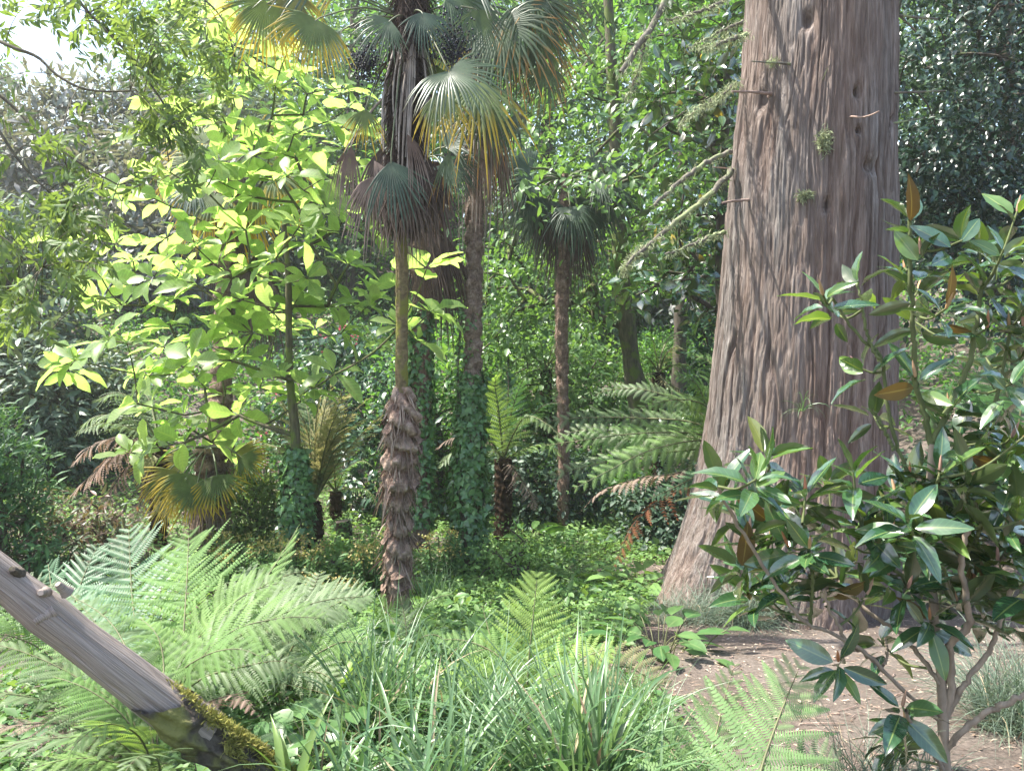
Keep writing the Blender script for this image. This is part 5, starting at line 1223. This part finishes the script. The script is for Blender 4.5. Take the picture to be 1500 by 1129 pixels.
treefern(800, 540, 15.5, 640, 'distant silvery tree fern between the dark slender palm and the ivy sleeve', [
    ('780,522,15.4 760,525,15.3 740,540,15.2', 18, 'ferngrey', .5, {}), ('815,520,15.4 840,522,15.3 858,540,15.2', 18, 'ferngrey', .5, {}), ('795,515,15.4 790,500,15.3 770,500,15.2', 18, 'fernblue', .5, {}), ('790,540,15.2 770,550,15 750,570,15', 18, 'fern', .5, {}), ('810,510,15.5 820,498,15.5 840,500,15.5', 18, 'ferngrey', .5, {}), ('812,540,15.3 835,548,15.2 850,565,15.1', 18, 'fern', .5, {})], tr=.1)
treefern(965, 545, 13.8, 640, 'olive tree fern between the two dark trunks', [
    ('950,525,13.7 930,520,13.6 905,530,13.5', 20, 'fern', .5, {}), ('975,520,13.7 990,508,13.6 1010,515,13.5', 20, 'ferngold', .5, {}), ('985,535,13.6 1015,535,13.5 1035,550,13.4', 20, 'fern', .5, {}), ('960,515,13.8 955,495,13.8 940,490,13.8', 20, 'fernbright', .4, {}), ('975,560,13.5 1000,575,13.3 1020,600,13.2', 20, 'ferngold', .5, {}), ('970,515,14 985,490,14.2 1010,485,14.3', 20, 'fern', .4, {}), ('945,550,13.6 920,560,13.5 900,580,13.4', 20, 'fern', .5, {})], tr=.1)
# ================================================================== grasses and herbs
def tussock(label, px, py, d, n, Lpx, wmm, mat='grass', az=(0, 6.283), el=(.8, 1.5), bend=(.4, 1.6), rb=.10, dry=.05, name='grass_tussock', lvar=.25):
    p = P(px, py, d); g = np.array(ground(p))
    t = thing(name, g, label, 'grass', 'grass tussocks')
    mb = MB(); blades(mb, g - [0, 0, .02], n, Lpx / F * d, wmm / 1000, el, bend, rb, az, nl=7, lvar=lvar); mb.build('blades', M[mat], t)
    if dry:
        mb = MB(); blades(mb, g - [0, 0, .02], max(3, int(n * dry)), Lpx / F * d * .9, wmm / 1000, el, bend, rb, az, nl=7); mb.build('dry_blades', M['straw'], t)
    return t
tussock('biggest strappy grass tussock with long arching blue-green blades in front', 850, 1160, 2.75, 190, 265, 18, rb=.13, bend=(.2, 1.5), el=(.75, 1.52))
tussock('loose grass clump spilling along the bottom between the log end and the biggest tussock', 640, 1190, 2.6, 120, 220, 18, rb=.16, bend=(.3, 1.5))
tussock('thin dark bladed tussock standing beside the strap leaved plant', 560, 1085, 3.5, 150, 190, 12, rb=.15, bend=(.3, 1.3))
tussock('thin dark bladed tussock below the bright upright fern', 690, 1090, 3.5, 130, 165, 12, rb=.15, bend=(.3, 1.5))
tussock('sparse long grass tuft leaning towards the near ferns', 960, 1190, 2.5, 80, 220, 12, rb=.10, bend=(.3, 1.7), az=(-1.2, 1.2))
tussock('fine drooping grass mop under the redwood foot', 1098, 885, 6.55, 620, 95, 4.5, 'grassblue', rb=.14, el=(.4, 1.5), bend=(1.2, 2.8), dry=.03)
tussock('smaller fine grass tuft beside the redwood root', 985, 912, 6.7, 260, 70, 4, 'grassblue', rb=.16, el=(.6, 1.5), bend=(.8, 2.4), dry=.03)
tussock('fine grass tuft half hidden between mop grass and redwood root', 1035, 890, 6.7, 300, 75, 4, 'grassblue', rb=.16, el=(.6, 1.5), bend=(.8, 2.4), dry=.03)
tussock('dense fine blue-green tussock at the edge of the dirt path', 1490, 1110, 3.7, 900, 165, 4, 'grassblue', rb=.18, el=(.5, 1.5), bend=(.8, 2.2), dry=.02)
tussock('wispy tussock below the pale magnolia stems', 1255, 1190, 2.9, 120, 170, 4, 'grassblue', rb=.10, el=(.7, 1.5), bend=(.5, 1.8))
tussock('thin wispy tussock under the grey rosette at the path', 1340, 1180, 3.0, 90, 110, 4, 'grassblue', rb=.12, el=(.6, 1.5), bend=(.6, 1.8))
tussock('shady grass tuft behind the foot of the nearest shaggy palm', 635, 905, 7.3, 160, 70, 7, rb=.16, el=(.9, 1.5), bend=(.3, 1.4), dry=.02)
tussock('yellowish strappy clump behind the pale little fern', 500, 985, 4.6, 120, 100, 9, rb=.13, bend=(.4, 1.5))
tussock('short grass clump beside the bronze fern', 930, 1040, 3.7, 120, 120, 6, rb=.14, bend=(.4, 1.8))
tussock('broad arching grass clump squeezed between the two near tussocks', 745, 1170, 2.9, 90, 190, 17, rb=.14, bend=(.4, 1.9), el=(.7, 1.5))
tussock('broad bladed grass clump by the pale fleshy rosette', 520, 1170, 2.8, 60, 170, 16, rb=.12, bend=(.5, 1.9), el=(.7, 1.5))
def strap_plant(label, px, py, d, n, Lpx, wpx, mat='strap', el=(.5, 1.35), bend=(.3, 1.2), rb=.03):
    g = np.array(ground(P(px, py, d))); t = thing('strap_leaved_plant', g, label, 'plant')
    mb = MB(); blades(mb, g, n, Lpx / F * d, wpx / F * d, el, bend, rb, nl=9); mb.build('leaves', M[mat], t)
strap_plant('pale fleshy strap leaved rosette next to the mossy log end', 425, 1150, 2.75, 15, 125, 25)
strap_plant('glossy strap leaved rosette at the edge of the large bright fern', 485, 1030, 4.0, 16, 95, 18)
strap_plant('small strap leaved rosette among the dark bladed tussocks', 660, 1045, 3.7, 9, 90, 16)
def herb(label, px, py, d, n, Lpx, mat='broad', tpl=None, el=(.2, 1.2), name='broad_leaved_herb', spread=.12, wid=.75):
    g = np.array(ground(P(px, py, d))); t = thing(name, g, label, 'plant')
    mb = MB(); sm = MB(); s = Lpx / F * d
    az = np.arange(n) * 2.4; e = R.uniform(el[0], el[1], n); ln = s * R.uniform(.6, 1.3, n)
    st = np.stack([np.cos(az) * np.cos(e), np.sin(az) * np.cos(e), np.sin(e)], -1)
    b = g + np.stack([np.cos(az), np.sin(az), 0 * az], -1) * (spread * R.random(n))[:, None]
    tip = b + st * ln[:, None]
    for k in range(n): tube(sm, smooth_path([b[k], (b[k] + tip[k]) / 2 + [0, 0, .03], tip[k]], 5), .004, 4)
    X = st * .6 + np.stack([np.cos(az), np.sin(az), -.35 + 0 * az], -1) * .7
    rep(mb, *(tpl or L_MID), basis(X, np.array([0, 0, 1.]) + .35 * R.normal(size=(n, 3)), s * (.7 + .5 * R.random(n)), s * wid * 1.6 * (.7 + .4 * R.random(n))), tip)
    sm.build('stems', M['stipe'], t); mb.build('foliage', M[mat], t)
herb('clump of broad oval green leaves on the bank beside the redwood root', 965, 985, 5.5, 38, 42, spread=.30)
herb('bright ivy-like broad leaves filling the bed behind the mossy log end', 540, 1110, 3.15, 60, 50, el=(.7, 1.4), spread=.38)
herb('lower broad green leaves beside the mossy log', 460, 1130, 3.0, 30, 45, el=(.5, 1.3), spread=.25)
herb('broad leaves below the grey fern fronds', 420, 1030, 3.9, 30, 40, el=(.5, 1.3), spread=.3)
herb('dark broad leaved clump beneath the rust brown frond', 930, 850, 8.0, 40, 32, el=(.4, 1.3), spread=.35, mat='cover')
herb('large bright rhubarb-like leaves beyond the dark tree fern', 800, 605, 13.6, 26, 34, 'gunnera', el=(.7, 1.5), spread=.8, name='giant_leaved_plant', wid=.95)
herb('second clump of giant bright leaves near the slender dark palm', 858, 590, 14.0, 22, 30, 'gunnera', el=(.7, 1.5), spread=.7, name='giant_leaved_plant', wid=.95)
herb('upright glossy paddle leaves growing in the gap behind the ivy sleeve', 772, 760, 10.6, 14, 36, 'broad', el=(1.0, 1.5), spread=.25, wid=.45)
herb('green broad leaved undergrowth beyond the dirt path', 1450, 860, 7.7, 90, 26, 'cover', el=(.4, 1.4), spread=.6)
herb('green broad leaved undergrowth with purple flowers behind the magnolia stems', 1330, 860, 8.0, 80, 26, 'cover', el=(.4, 1.4), spread=.5)
fl = MB(); T = np.array([P(x + R.normal() * 2, y + R.normal() * 2, 7.2) for x, y in ((1262,750),(1318,726),(1348,764),(1326,795),(1300,735),(1328,800),(1345,760)) for _ in range(4)])
rep(fl, *L_SM, basis(R.normal(size=(len(T), 3)), R.normal(size=(len(T), 3)) + [0, -1, 0], .04 * np.ones(len(T)), .05 * np.ones(len(T))), T)
fs = MB()
for p in T[::4]: tube(fs, smooth_path([np.array([p[0], p[1] + .1, float(H(p[0], p[1] + .1))]), p], 5), .004, 4)
t = thing('wild_flower', ground(T[0]), 'thin stemmed purple flowers seen among the magnolia leaves', 'flower'); fl.build('petals', M['purple'], t); fs.build('stems', M['stipe'], t)

def euphorbia(label, px, py, d, hpx, n, spread):
    g = np.array(ground(P(px, py, d))); t = thing('spurge_bush', g, label, 'shrub', 'spurge bushes with yellow orange heads')
    st = MB(); lf = MB()
    for k in range(n):
        a = R.uniform(0, 6.28); r = spread * R.random() ** .6
        b = g + np.array([math.cos(a), math.sin(a), 0]) * r * .5; h_ = hpx / F * d * R.uniform(.7, 1.1)
        tp_ = b + np.array([math.cos(a) * r * .6, math.sin(a) * r * .6, h_])
        path = smooth_path([b, (b + tp_) / 2 + [0, 0, .03], tp_], 8); tube(st, path, .006, 5)
        m = 30; u = R.uniform(.35, .98, m); az = R.uniform(0, 6.28, m)
        T = b + (tp_ - b) * u[:, None]
        X = np.stack([np.cos(az), np.sin(az), R.normal(size=m) * .2 + .1], -1)
        rep(lf, *L_LANCE, basis(X, np.array([0, 0, 1.]) + .2 * R.normal(size=(m, 3)), .10 * (.7 + .4 * R.random(m)), .085 * np.ones(m)), T)
        if R.random() < .5:
            hd = MB(); m = 46; T = tp_ + R.normal(size=(m, 3)) * np.array([.045, .045, .03]) + [0, 0, .03]
            rep(hd, *L_SM, basis(R.normal(size=(m, 3)), np.array([0, 0, 1.]) + .5 * R.normal(size=(m, 3)), .026 * np.ones(m), .04 * np.ones(m)), T); hd.build('flower_head', M['euphhead'], t)
    st.build('stems', M['stipe'], t); lf.build('foliage', M['euph'], t)
euphorbia('spurge bush with yellow heads below the low golden palm', 350, 830, 8.0, 75, 26, .38)
euphorbia('spurge bush with orange heads before the ivy footed magnolia', 435, 850, 7.8, 70, 26, .40)
euphorbia('spurge bush with orange heads left of the nearest shaggy palm', 545, 855, 7.6, 80, 16, .26)
euphorbia('spurge bush with orange heads between the nearest palm and the thick ivy sleeve', 645, 850, 8.2, 75, 14, .22)
euphorbia('low spurge bush half hidden by the grey fern fronds', 480, 870, 6.9, 50, 16, .3)

# ivy stump
g = np.array(ground(P(501, 800, 10.5)))
t = thing('tree_stump', g, 'short cut stump half covered in ivy on bare brown earth', 'stump')
mb = MB(); tube(mb, smooth_path([g - [0, 0, .1], g + [0.02, 0, .2], g + [0, 0, .38]], 12), np.linspace(.14, .11, 12), 20, rough=.06, caps=True); mb.build('wood', M['darkbark'], t)
pth = smooth_path([g, g + [0, 0, .4]], 20); n = 260; a = R.uniform(0, 6.28, n); o = np.stack([np.cos(a), np.sin(a), 0 * a], -1); k = R.integers(0, 20, n)
mb = MB(); rep(mb, *L_IVY, basis(np.array([0, 0, -.8]) + .5 * R.normal(size=(n, 3)), o + [0, 0, .3], .05 * (.6 + .6 * R.random(n))), pth[k] + o * .135); mb.build('ivy', M['ivy'], t)

# ================================================================== trees and shrubs
def leafy_tree(name, label, cat, trunk, r0, r1, tips, tpl, size, nper, spread, leafm, barkm, group=None, rtip=.006, sag=.02, up=.4, kw=None):
    t = thing(name, ground(trunk[0]), label, cat, group)
    mb = MB(); td, nodes = branches(mb, trunk, r0, r1, tips, rtip, sag=sag, up=up); mb.build('trunk', M[barkm], t)
    mb = MB(); scatter(mb, tpl, tips, nper, spread, size, out=td, **(kw or {})); mb.build('crown', M[leafm], t)
    return t
def px_tips(n, boxes, dlo, dhi):
    w = np.array([b[4] if len(b) > 4 else 1.0 for b in boxes]); w /= w.sum(); out = []
    for _ in range(n):
        b = boxes[R.choice(len(boxes), p=w)]
        out.append(P(R.uniform(b[0], b[2]), R.uniform(b[1], b[3]), R.uniform(dlo, dhi)))
    return np.array(out)
# spreading deciduous tree in the middle distance
trunkS = PP(13.0, '942,640 930,560 920,490 910,400 905,300 900,180 893,40 885,-120')
tips = np.vstack([px_tips(120, [(740, 140, 1060, 340), (760, -40, 1060, 160), (640, 380, 900, 480, .6), (720, 330, 960, 420)], 11.9, 15), px_tips(24, [(870, 150, 1050, 340), (740, 170, 800, 330, .3)], 10.0, 11.5), PP(12, '716,410 745,405 690,440 770,440 745,470 720,500 700,520 850,330 760,330 735,270 790,200')])
leafy_tree('deciduous_tree', 'spreading deciduous tree with layered fresh green leaves and low level limbs', 'tree', trunkS, .17, .06, tips, L_MID, .115, 46, (.36, .36, .09), 'beechlight', 'mossybark', rtip=.011, sag=.05, up=.15, kw=dict(droop=.35))
trunkT = PP(16.0, '994,620 995,540 998,460 1002,380 1000,200 1010,0')
leafy_tree('deciduous_tree', 'darker tree with a straight blackish trunk seen just left of the redwood', 'tree', trunkT, .16, .07, px_tips(70, [(900, 60, 1080, 420), (930, -60, 1100, 100)], 14, 18), L_MID, .13, 70, (.42, .42, .15), 'beech', 'darkbark', rtip=.012, kw=dict(droop=.3))
# evergreen magnolia behind the redwood
trunkE = PP(9.6, '1075,720 1070,600 1060,480 1055,380 1060,250 1065,100')
tE = px_tips(80, [(950, 90, 1075, 200), (930, 300, 1060, 460, 1.4), (1000, 200, 1075, 320, .7), (1000, 20, 1085, 100, .5)], 8.6, 10.2)
t = thing('evergreen_tree', ground(trunkE[0]), 'evergreen tree with large leathery leaves, some yellow beneath, tucked behind the redwood', 'tree')
mb = MB(); td, _ = branches(mb, trunkE, .09, .04, tE, .008, sag=.03, up=.3); mb.build('trunk', M['darkbark'], t)
mb = MB(); mb2 = MB(); N = len(tE) * 14
scatter(mb, L_MID, tE, 15, (.13, .13, .10), .155, out=td, droop=.15, jit=.9); scatter(mb2, L_MID, tE[::2], 1, (.11, .11, .10), .12, out=td[::2], droop=-.8, jit=.9)
mb.build('crown', M['evmag'], t); mb2.build('yellow_foliage', M['fan_gold'], t)
# dark evergreen at the right
tR_ = px_tips(160, [(1310, -80, 1560, 340), (1330, 240, 1540, 470, .4)], 10.5, 13.5)
leafy_tree('evergreen_tree', 'dark dense glossy evergreen filling the shade right of the redwood', 'tree', PP(13, '1500,760 1500,600 1490,400 1480,200 1470,0 1465,-200'), .2, .08, tR_, L_MID, .095, 110, (.36, .36, .22), 'evergrnshade', 'darkbark', rtip=.010, sag=.06, kw=dict(droop=.4))
# rhododendrons
def dome(name, label, cat, px, py_top, py_base, d, wpx, tpl, size, nclump, nper, leafm, barkm='darkbark', group=None, flat=.6, kw=None, flowers=None, spread=None, depthk=.8):
    b = P(px, py_base, d); g = np.array(ground(b)); top = P(px, py_top, d)[2]; hh = max(.4, top - g[2]); w = wpx / 2 / F * d
    v = rand_dirs(nclump, .35); v[:, 2] = np.abs(v[:, 2]) * np.where(R.random(nclump) < .85, 1, -.2)
    rr = (.55 + .45 * R.random(nclump) ** .5) * (1 + .12 * R.normal(size=nclump))
    c = g + np.stack([v[:, 0] * w * rr, v[:, 1] * w * depthk * rr, .18 * hh + v[:, 2] * hh * .78 * rr], -1)
    c[:, 2] = np.maximum(c[:, 2], H(c[:, 0], c[:, 1]) + .08)
    t = thing(name, g, label, cat, group)
    mb = MB()
    branches(mb, [g - [0, 0, .1], g + [.05, 0, hh * .3], g + [0, .05, hh * .55]], .05 + .02 * hh, .03, c, .008, up=.2)
    mb.build('trunk', M[barkm], t)
    s = np.array([.2, .2, .12]) * (spread if spread else max(.6, w / 1.6))
    mb = MB(); scatter(mb, tpl, c, nper, s, size, out=nrm(c - g - [0, 0, hh * .3]), **(kw or {})); mb.build('foliage', M[leafm], t)
    if flowers:
        m = flowers[1]; k = R.integers(0, nclump, m)
        T = np.repeat(c[k] + nrm(c[k] - g) * s[0] * 1.2, 9, 0) + R.normal(size=(m * 9, 3)) * .05
        mb = MB(); rep(mb, *L_SM, basis(R.normal(size=(m * 9, 3)), R.normal(size=(m * 9, 3)) + [0, -.5, .5], .07 * np.ones(m * 9), .09 * np.ones(m * 9)), T); mb.build('flowers', M[flowers[0]], t)
    return t
L_RH = leaf_tpl(3, ell, .34, .15, .3)
dome('rhododendron', 'great pale pinkish grey rhododendron dome high on the far slope under the sky gap', 'shrub', 150, 108, 480, 25, 400, L_RH, .28, 170, 105, 'rhodopink', flowers=('pink', 6), spread=2.4)
dome('rhododendron', 'pale rhododendron on the far slope half hidden by the magnolia', 'shrub', 430, 120, 470, 27, 300, L_RH, .28, 120, 90, 'rhodo', spread=2.4)
dome('rhododendron', 'second pale pinkish rhododendron lower on the far slope', 'shrub', 250, 170, 480, 21, 260, L_RH, .24, 100, 90, 'rhodopink', spread=2.0)
dome('rhododendron', 'dark rhododendron at the far edge of the slope below the overhanging boughs', 'shrub', 15, 290, 560, 16, 230, L_RH, .19, 90, 60, 'rhodo', spread=1.4)
dome('rhododendron', 'bluish rhododendron with long leaves beside the pinkish dead fern fronds', 'shrub', 60, 440, 660, 12.5, 220, L_RH, .18, 80, 46, 'rhodo', spread=1.0)
dome('rhododendron', 'dark rhododendron with a few coral flowers behind the left tree fern', 'shrub', 135, 520, 680, 13.5, 150, L_RH, .17, 60, 46, 'rhodo', flowers=('pink', 5), spread=.9)
dome('rhododendron', 'rhododendron thicket with coral flowers behind the golden tree fern', 'shrub', 530, 470, 640, 15.5, 230, L_RH, .18, 70, 50, 'evergrn', flowers=('pink', 9), spread=1.2)
dome('rhododendron', 'dark evergreen bush in the gap between golden fern and nearest palm', 'shrub', 570, 560, 720, 12.5, 130, L_RH, .15, 50, 46, 'evergrn', spread=.8)
dome('rhododendron', 'pink flowered rhododendron far behind the slender dark palm', 'shrub', 850, 250, 520, 22, 260, L_RH, .2, 90, 50, 'rhodo', flowers=('pink', 14), spread=1.8)
dome('rhododendron', 'far rhododendron with pale leaves and pink flowers behind the dark straight trunk', 'shrub', 1010, 330, 520, 21, 200, L_RH, .2, 70, 50, 'rhodopink', flowers=('pink', 10), spread=1.5)
dome('shrub', 'fresh green bush beyond the giant bright leaves', 'shrub', 830, 470, 570, 17, 220, L_MID, .11, 80, 60, 'beechlight', spread=1.1)
dome('shrub', 'fresh green bush under the low level limbs', 'shrub', 745, 440, 600, 15, 150, L_MID, .11, 70, 60, 'beechlight', spread=1.0)
dome('shrub', 'fine leaved green bush beside the dark straight trunk', 'shrub', 975, 480, 580, 17, 130, L_SM, .08, 60, 80, 'beech', spread=.9)
dome('shrub', 'shadowy bush left of the redwood below the leathery evergreen', 'shrub', 1035, 440, 600, 12, 120, L_MID, .10, 50, 60, 'evergrn', spread=.7)
dome('reddish_shrub', 'low shrub with reddish young leaves at the foot of the feathery dark fern', 'shrub', 55, 725, 815, 7.6, 150, L_LANCE, .085, 60, 44, 'redleaf', spread=.5)
dome('reddish_shrub', 'low shrub with dull red rosettes left of the large bright fern', 'shrub', 150, 735, 815, 8.2, 120, L_LANCE, .085, 46, 44, 'redleaf', spread=.5)
dome('shrub', 'bluish green low fern-like bush beside the ivy footed magnolia', 'shrub', 375, 690, 800, 9.6, 110, L_NARROW, .09, 60, 70, 'feather', spread=.5)
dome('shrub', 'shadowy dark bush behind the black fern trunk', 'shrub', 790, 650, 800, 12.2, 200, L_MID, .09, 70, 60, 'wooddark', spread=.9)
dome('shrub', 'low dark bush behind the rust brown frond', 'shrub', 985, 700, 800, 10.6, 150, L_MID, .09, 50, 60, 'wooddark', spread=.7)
dome('shrub', 'small leaved sapling bush beside the thick ivy sleeve', 'shrub', 748, 770, 870, 8.4, 90, L_SM, .045, 40, 40, 'cover', spread=.5)
dome('shrub', 'deep green bush behind the half hidden ivy clad palm', 'shrub', 640, 470, 740, 13.5, 200, L_MID, .10, 80, 60, 'beech', spread=1.0)
dome('shrub', 'nettle-like green bush between the golden fern and the nearest palm', 'shrub', 520, 800, 870, 8.8, 160, L_SM, .06, 50, 60, 'cover', spread=.6)
dome('shrub', 'dark leafy bush in the shade beyond the dirt path', 'shrub', 1440, 690, 850, 9.8, 260, L_MID, .09, 80, 60, 'evergrn', spread=.9)
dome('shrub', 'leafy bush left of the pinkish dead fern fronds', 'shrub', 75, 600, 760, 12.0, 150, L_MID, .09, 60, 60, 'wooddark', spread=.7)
dome('feathery_shrub', 'feathery dark blue-green bush massed beside the reddish shrubs', 'shrub', -5, 590, 800, 7.0, 170, L_NARROW, .085, 80, 80, 'featherdark', spread=.55, kw=dict(droop=.1, svar=.4))
# background trees with trunks
bg = [(-30, 31, 110, 40, 'pale far tree standing against the sky gap', 'wood'), (330, 33, 200, -150, 'far tree behind the overhanging boughs', 'wood'), (520, 24, 180, -200, 'tall green tree behind the crown of the nearest palm', 'wood'),
      (660, 22, 170, -200, 'green tree showing between the two tallest palms', 'beech'), (800, 25, 200, -200, 'tall tree above the slender dark palm', 'wood'), (930, 28, 200, -220, 'far tall tree behind the level limbed tree', 'wood'), (1060, 26, 170, -200, 'far tree glimpsed left of the redwood top', 'wood'),
      (1400, 20, 260, -240, 'shaded far tree behind the dark evergreen', 'wooddark'), (235, 38, 130, -60, 'hazy far tree above the pinkish rhododendron', 'wood')]
for px, d, wpx, ptop, lab, mm in bg:
    b = P(px, 470, d); g = np.array(ground(b)); top = P(px, ptop, d)[2]; w = wpx / 2 / F * d
    n = 90; v = rand_dirs(n); rr = .45 + .55 * R.random(n) ** .6
    zc = (g[2] * .55 + top * .45)
    c = np.stack([g[0] + v[:, 0] * w * rr, g[1] + v[:, 1] * w * rr, zc + v[:, 2] * (top - g[2]) * .5 * rr], -1)
    c[:, 2] = np.maximum(c[:, 2], H(c[:, 0], c[:, 1]) + .5)
    leafy_tree('woodland_tree', lab, 'tree', [g, [g[0], g[1], g[2] + (top - g[2]) * .4], [g[0] + .2, g[1], top - 1]], .28, .08, c, L_MID, .19, 95, (.65, .65, .38), mm, 'darkbark', 'woodland trees on the far slope', rtip=.02)
# woodland mass behind everything
n = 2600
xs = R.uniform(-34, 40, n); ys = R.uniform(27, 50, n)
hmax = 15 - 11.5 * sstep(-10, -15, xs * 32 / ys) * (1 - sstep(-22, -27, xs * 32 / ys)) 
zs = H(xs, ys) + R.random(n) ** .8 * np.where(xs > -10, 17, np.minimum(hmax, 15))
c = np.stack([xs, ys, zs], -1)
mb = MB(); scatter(mb, L_SM, c, 70, (.85, .85, .5), .27, droop=.3)
wl = mb.build('woodland', M['wood']); tag(wl, 'mixed woodland massed on the far slope behind everything', 'woodland', kind='stuff')
# undergrowth on the slopes
n = 2600
xs = R.uniform(-16, 15, n); ys = R.uniform(12.5, 28, n); keep = (np.abs(xs) < ys * .75) & ~((ys < 15) & (xs > -4) & (xs < -1.6))
xs, ys = xs[keep], ys[keep]
c = np.stack([xs, ys, H(xs, ys) + .12 + .3 * R.random(len(xs))], -1)
mb = MB(); scatter(mb, L_MID, c, 60, (.28, .28, .14), .10, droop=.2)
tag(mb.build('undergrowth', M['beech']), 'leafy undergrowth covering the slopes beyond the dell', 'undergrowth', kind='stuff')

# ================================================================== ground cover and litter
def inpoly(px, py, poly):
    x, y = px, py; c = np.zeros(len(x), bool); n = len(poly)
    for i in range(n):
        x1, y1 = poly[i]; x2, y2 = poly[i - 1]
        c ^= ((y1 > y) != (y2 > y)) & (x < (x2 - x1) * (y - y1) / (y2 - y1 + 1e-9) + x1)
    return c
def project(p):
    v = p - CAM; d = v @ FW
    return 750 + F * v[:, 0] / d, 564.5 - F * (v @ UP) / d
def cover(name, mat, n, box, size, h, poly, label, cat, tpl=L_SM, clump=1.2, thr=.3):
    x = R.uniform(box[0], box[1], n); y = R.uniform(box[2], box[3], n)
    p = np.stack([x, y, H(x, y)], -1); px, py = project(p)
    k = vnoise(x * clump + 40, y * clump + 40, 77) + .25 * R.random(n)
    m = inpoly(px, py, poly) & (k > thr) & ((x - redwood_axis(.1)) ** 2 + (y - RD) ** 2 > .95 ** 2)
    p = p[m]; n = len(p); k = k[m]
    p[:, 2] += h * R.random(n) * (.4 + k)
    X = R.normal(size=(n, 3)) * np.array([1, 1, .35])
    mb = MB(); rep(mb, *tpl, basis(X, np.array([0, 0, 1.]) + .38 * R.normal(size=(n, 3)), size * np.exp(.38 * R.normal(size=n))), p)
    tag(mb.build(name, M[mat]), label, cat, kind='stuff')
lawn = [(300, 905), (640, 860), (800, 790), (1010, 740), (1000, 850), (950, 900), (925, 950), (800, 1010), (600, 1000), (300, 1000)]
cover('ground_cover', 'cover', 90000, (-4, 3.4, 4.6, 14), .050, .13, lawn, 'low mixed green ground cover sloping up from the palms to the redwood', 'ground cover', thr=.30)
cover('clover_patch', 'cover_old', 26000, (-4, 3.4, 4.6, 14), .075, .16, lawn, 'darker larger leaved weeds mixed into the ground cover', 'weeds', tpl=L_MID, clump=1.9, thr=.62)
x = R.uniform(-3, 3, 5200); y = R.uniform(5, 12, 5200); p = np.stack([x, y, H(x, y)], -1); px, py = project(p); p = p[inpoly(px, py, lawn) & (vnoise(x * 1.5 + 9, y * 1.5, 78) > .45)]
mb = MB()
for q_ in p[:1100]: blades(mb, q_, 4, .16, .006, el=(.7, 1.5), bend=(.4, 1.8), rbase=.03, nl=4)
tag(mb.build('grass', M['grass']), 'short grass growing through the ground cover', 'grass', kind='stuff')
valley = [(0, 960), (0, 700), (400, 715), (760, 715), (960, 700), (1010, 740), (800, 830), (640, 880), (300, 1000)]
cover('low_undergrowth', 'cover', 60000, (-7, 3, 5.5, 15), .055, .22, valley, 'shaded low undergrowth around the palm feet', 'undergrowth', thr=.34)
near = [(-200, 1400), (-100, 900), (300, 930), (640, 950), (900, 985), (985, 1040), (1010, 1400)]
cover('bed_foliage', 'cover_old', 30000, (-3, 1.2, 1.8, 6), .045, .10, near, 'small leaved plants covering the bed under the grasses', 'undergrowth', thr=.2)
x = R.uniform(-6, 6, 44000); y = R.uniform(2.2, 14, 44000); p = np.stack([x, y, H(x, y) + .006], -1); n = len(p)
mb = MB(); rep(mb, *L_NARROW, basis(R.normal(size=(n, 3)) * [1, 1, .12], np.array([0, 0, 1.]) + .25 * R.normal(size=(n, 3)), .035 * (.4 + R.random(n) ** 2 * 1.8), .05 * (.3 + R.random(n))), p)
tag(mb.build('leaf_litter', M['litter']), 'dry leaf litter and wood chips on the soil', 'leaf litter', kind='stuff')

mb = MB()
for _ in range(420):
    x = R.uniform(.3, 5.5); y = R.uniform(3.0, 9.5); a = R.uniform(0, 6.28); l = R.uniform(.04, .22)
    p0 = np.array([x, y, float(H(x, y)) + .006]); x1, y1 = x + l * math.cos(a), y + l * math.sin(a); p1_ = np.array([x1, y1, float(H(x1, y1)) + .008])
    if (x - redwood_axis(.1)) ** 2 + (y - RD) ** 2 < 1.1: continue
    tube(mb, smooth_path([p0, (p0 + p1_) / 2 + [R.normal() * .01, R.normal() * .01, .006], p1_], 4), R.uniform(.0015, .0045), 4)
tag(mb.build('fallen_twigs', M['stubred']), 'small fallen twigs scattered over the dirt path', 'twigs', kind='stuff')
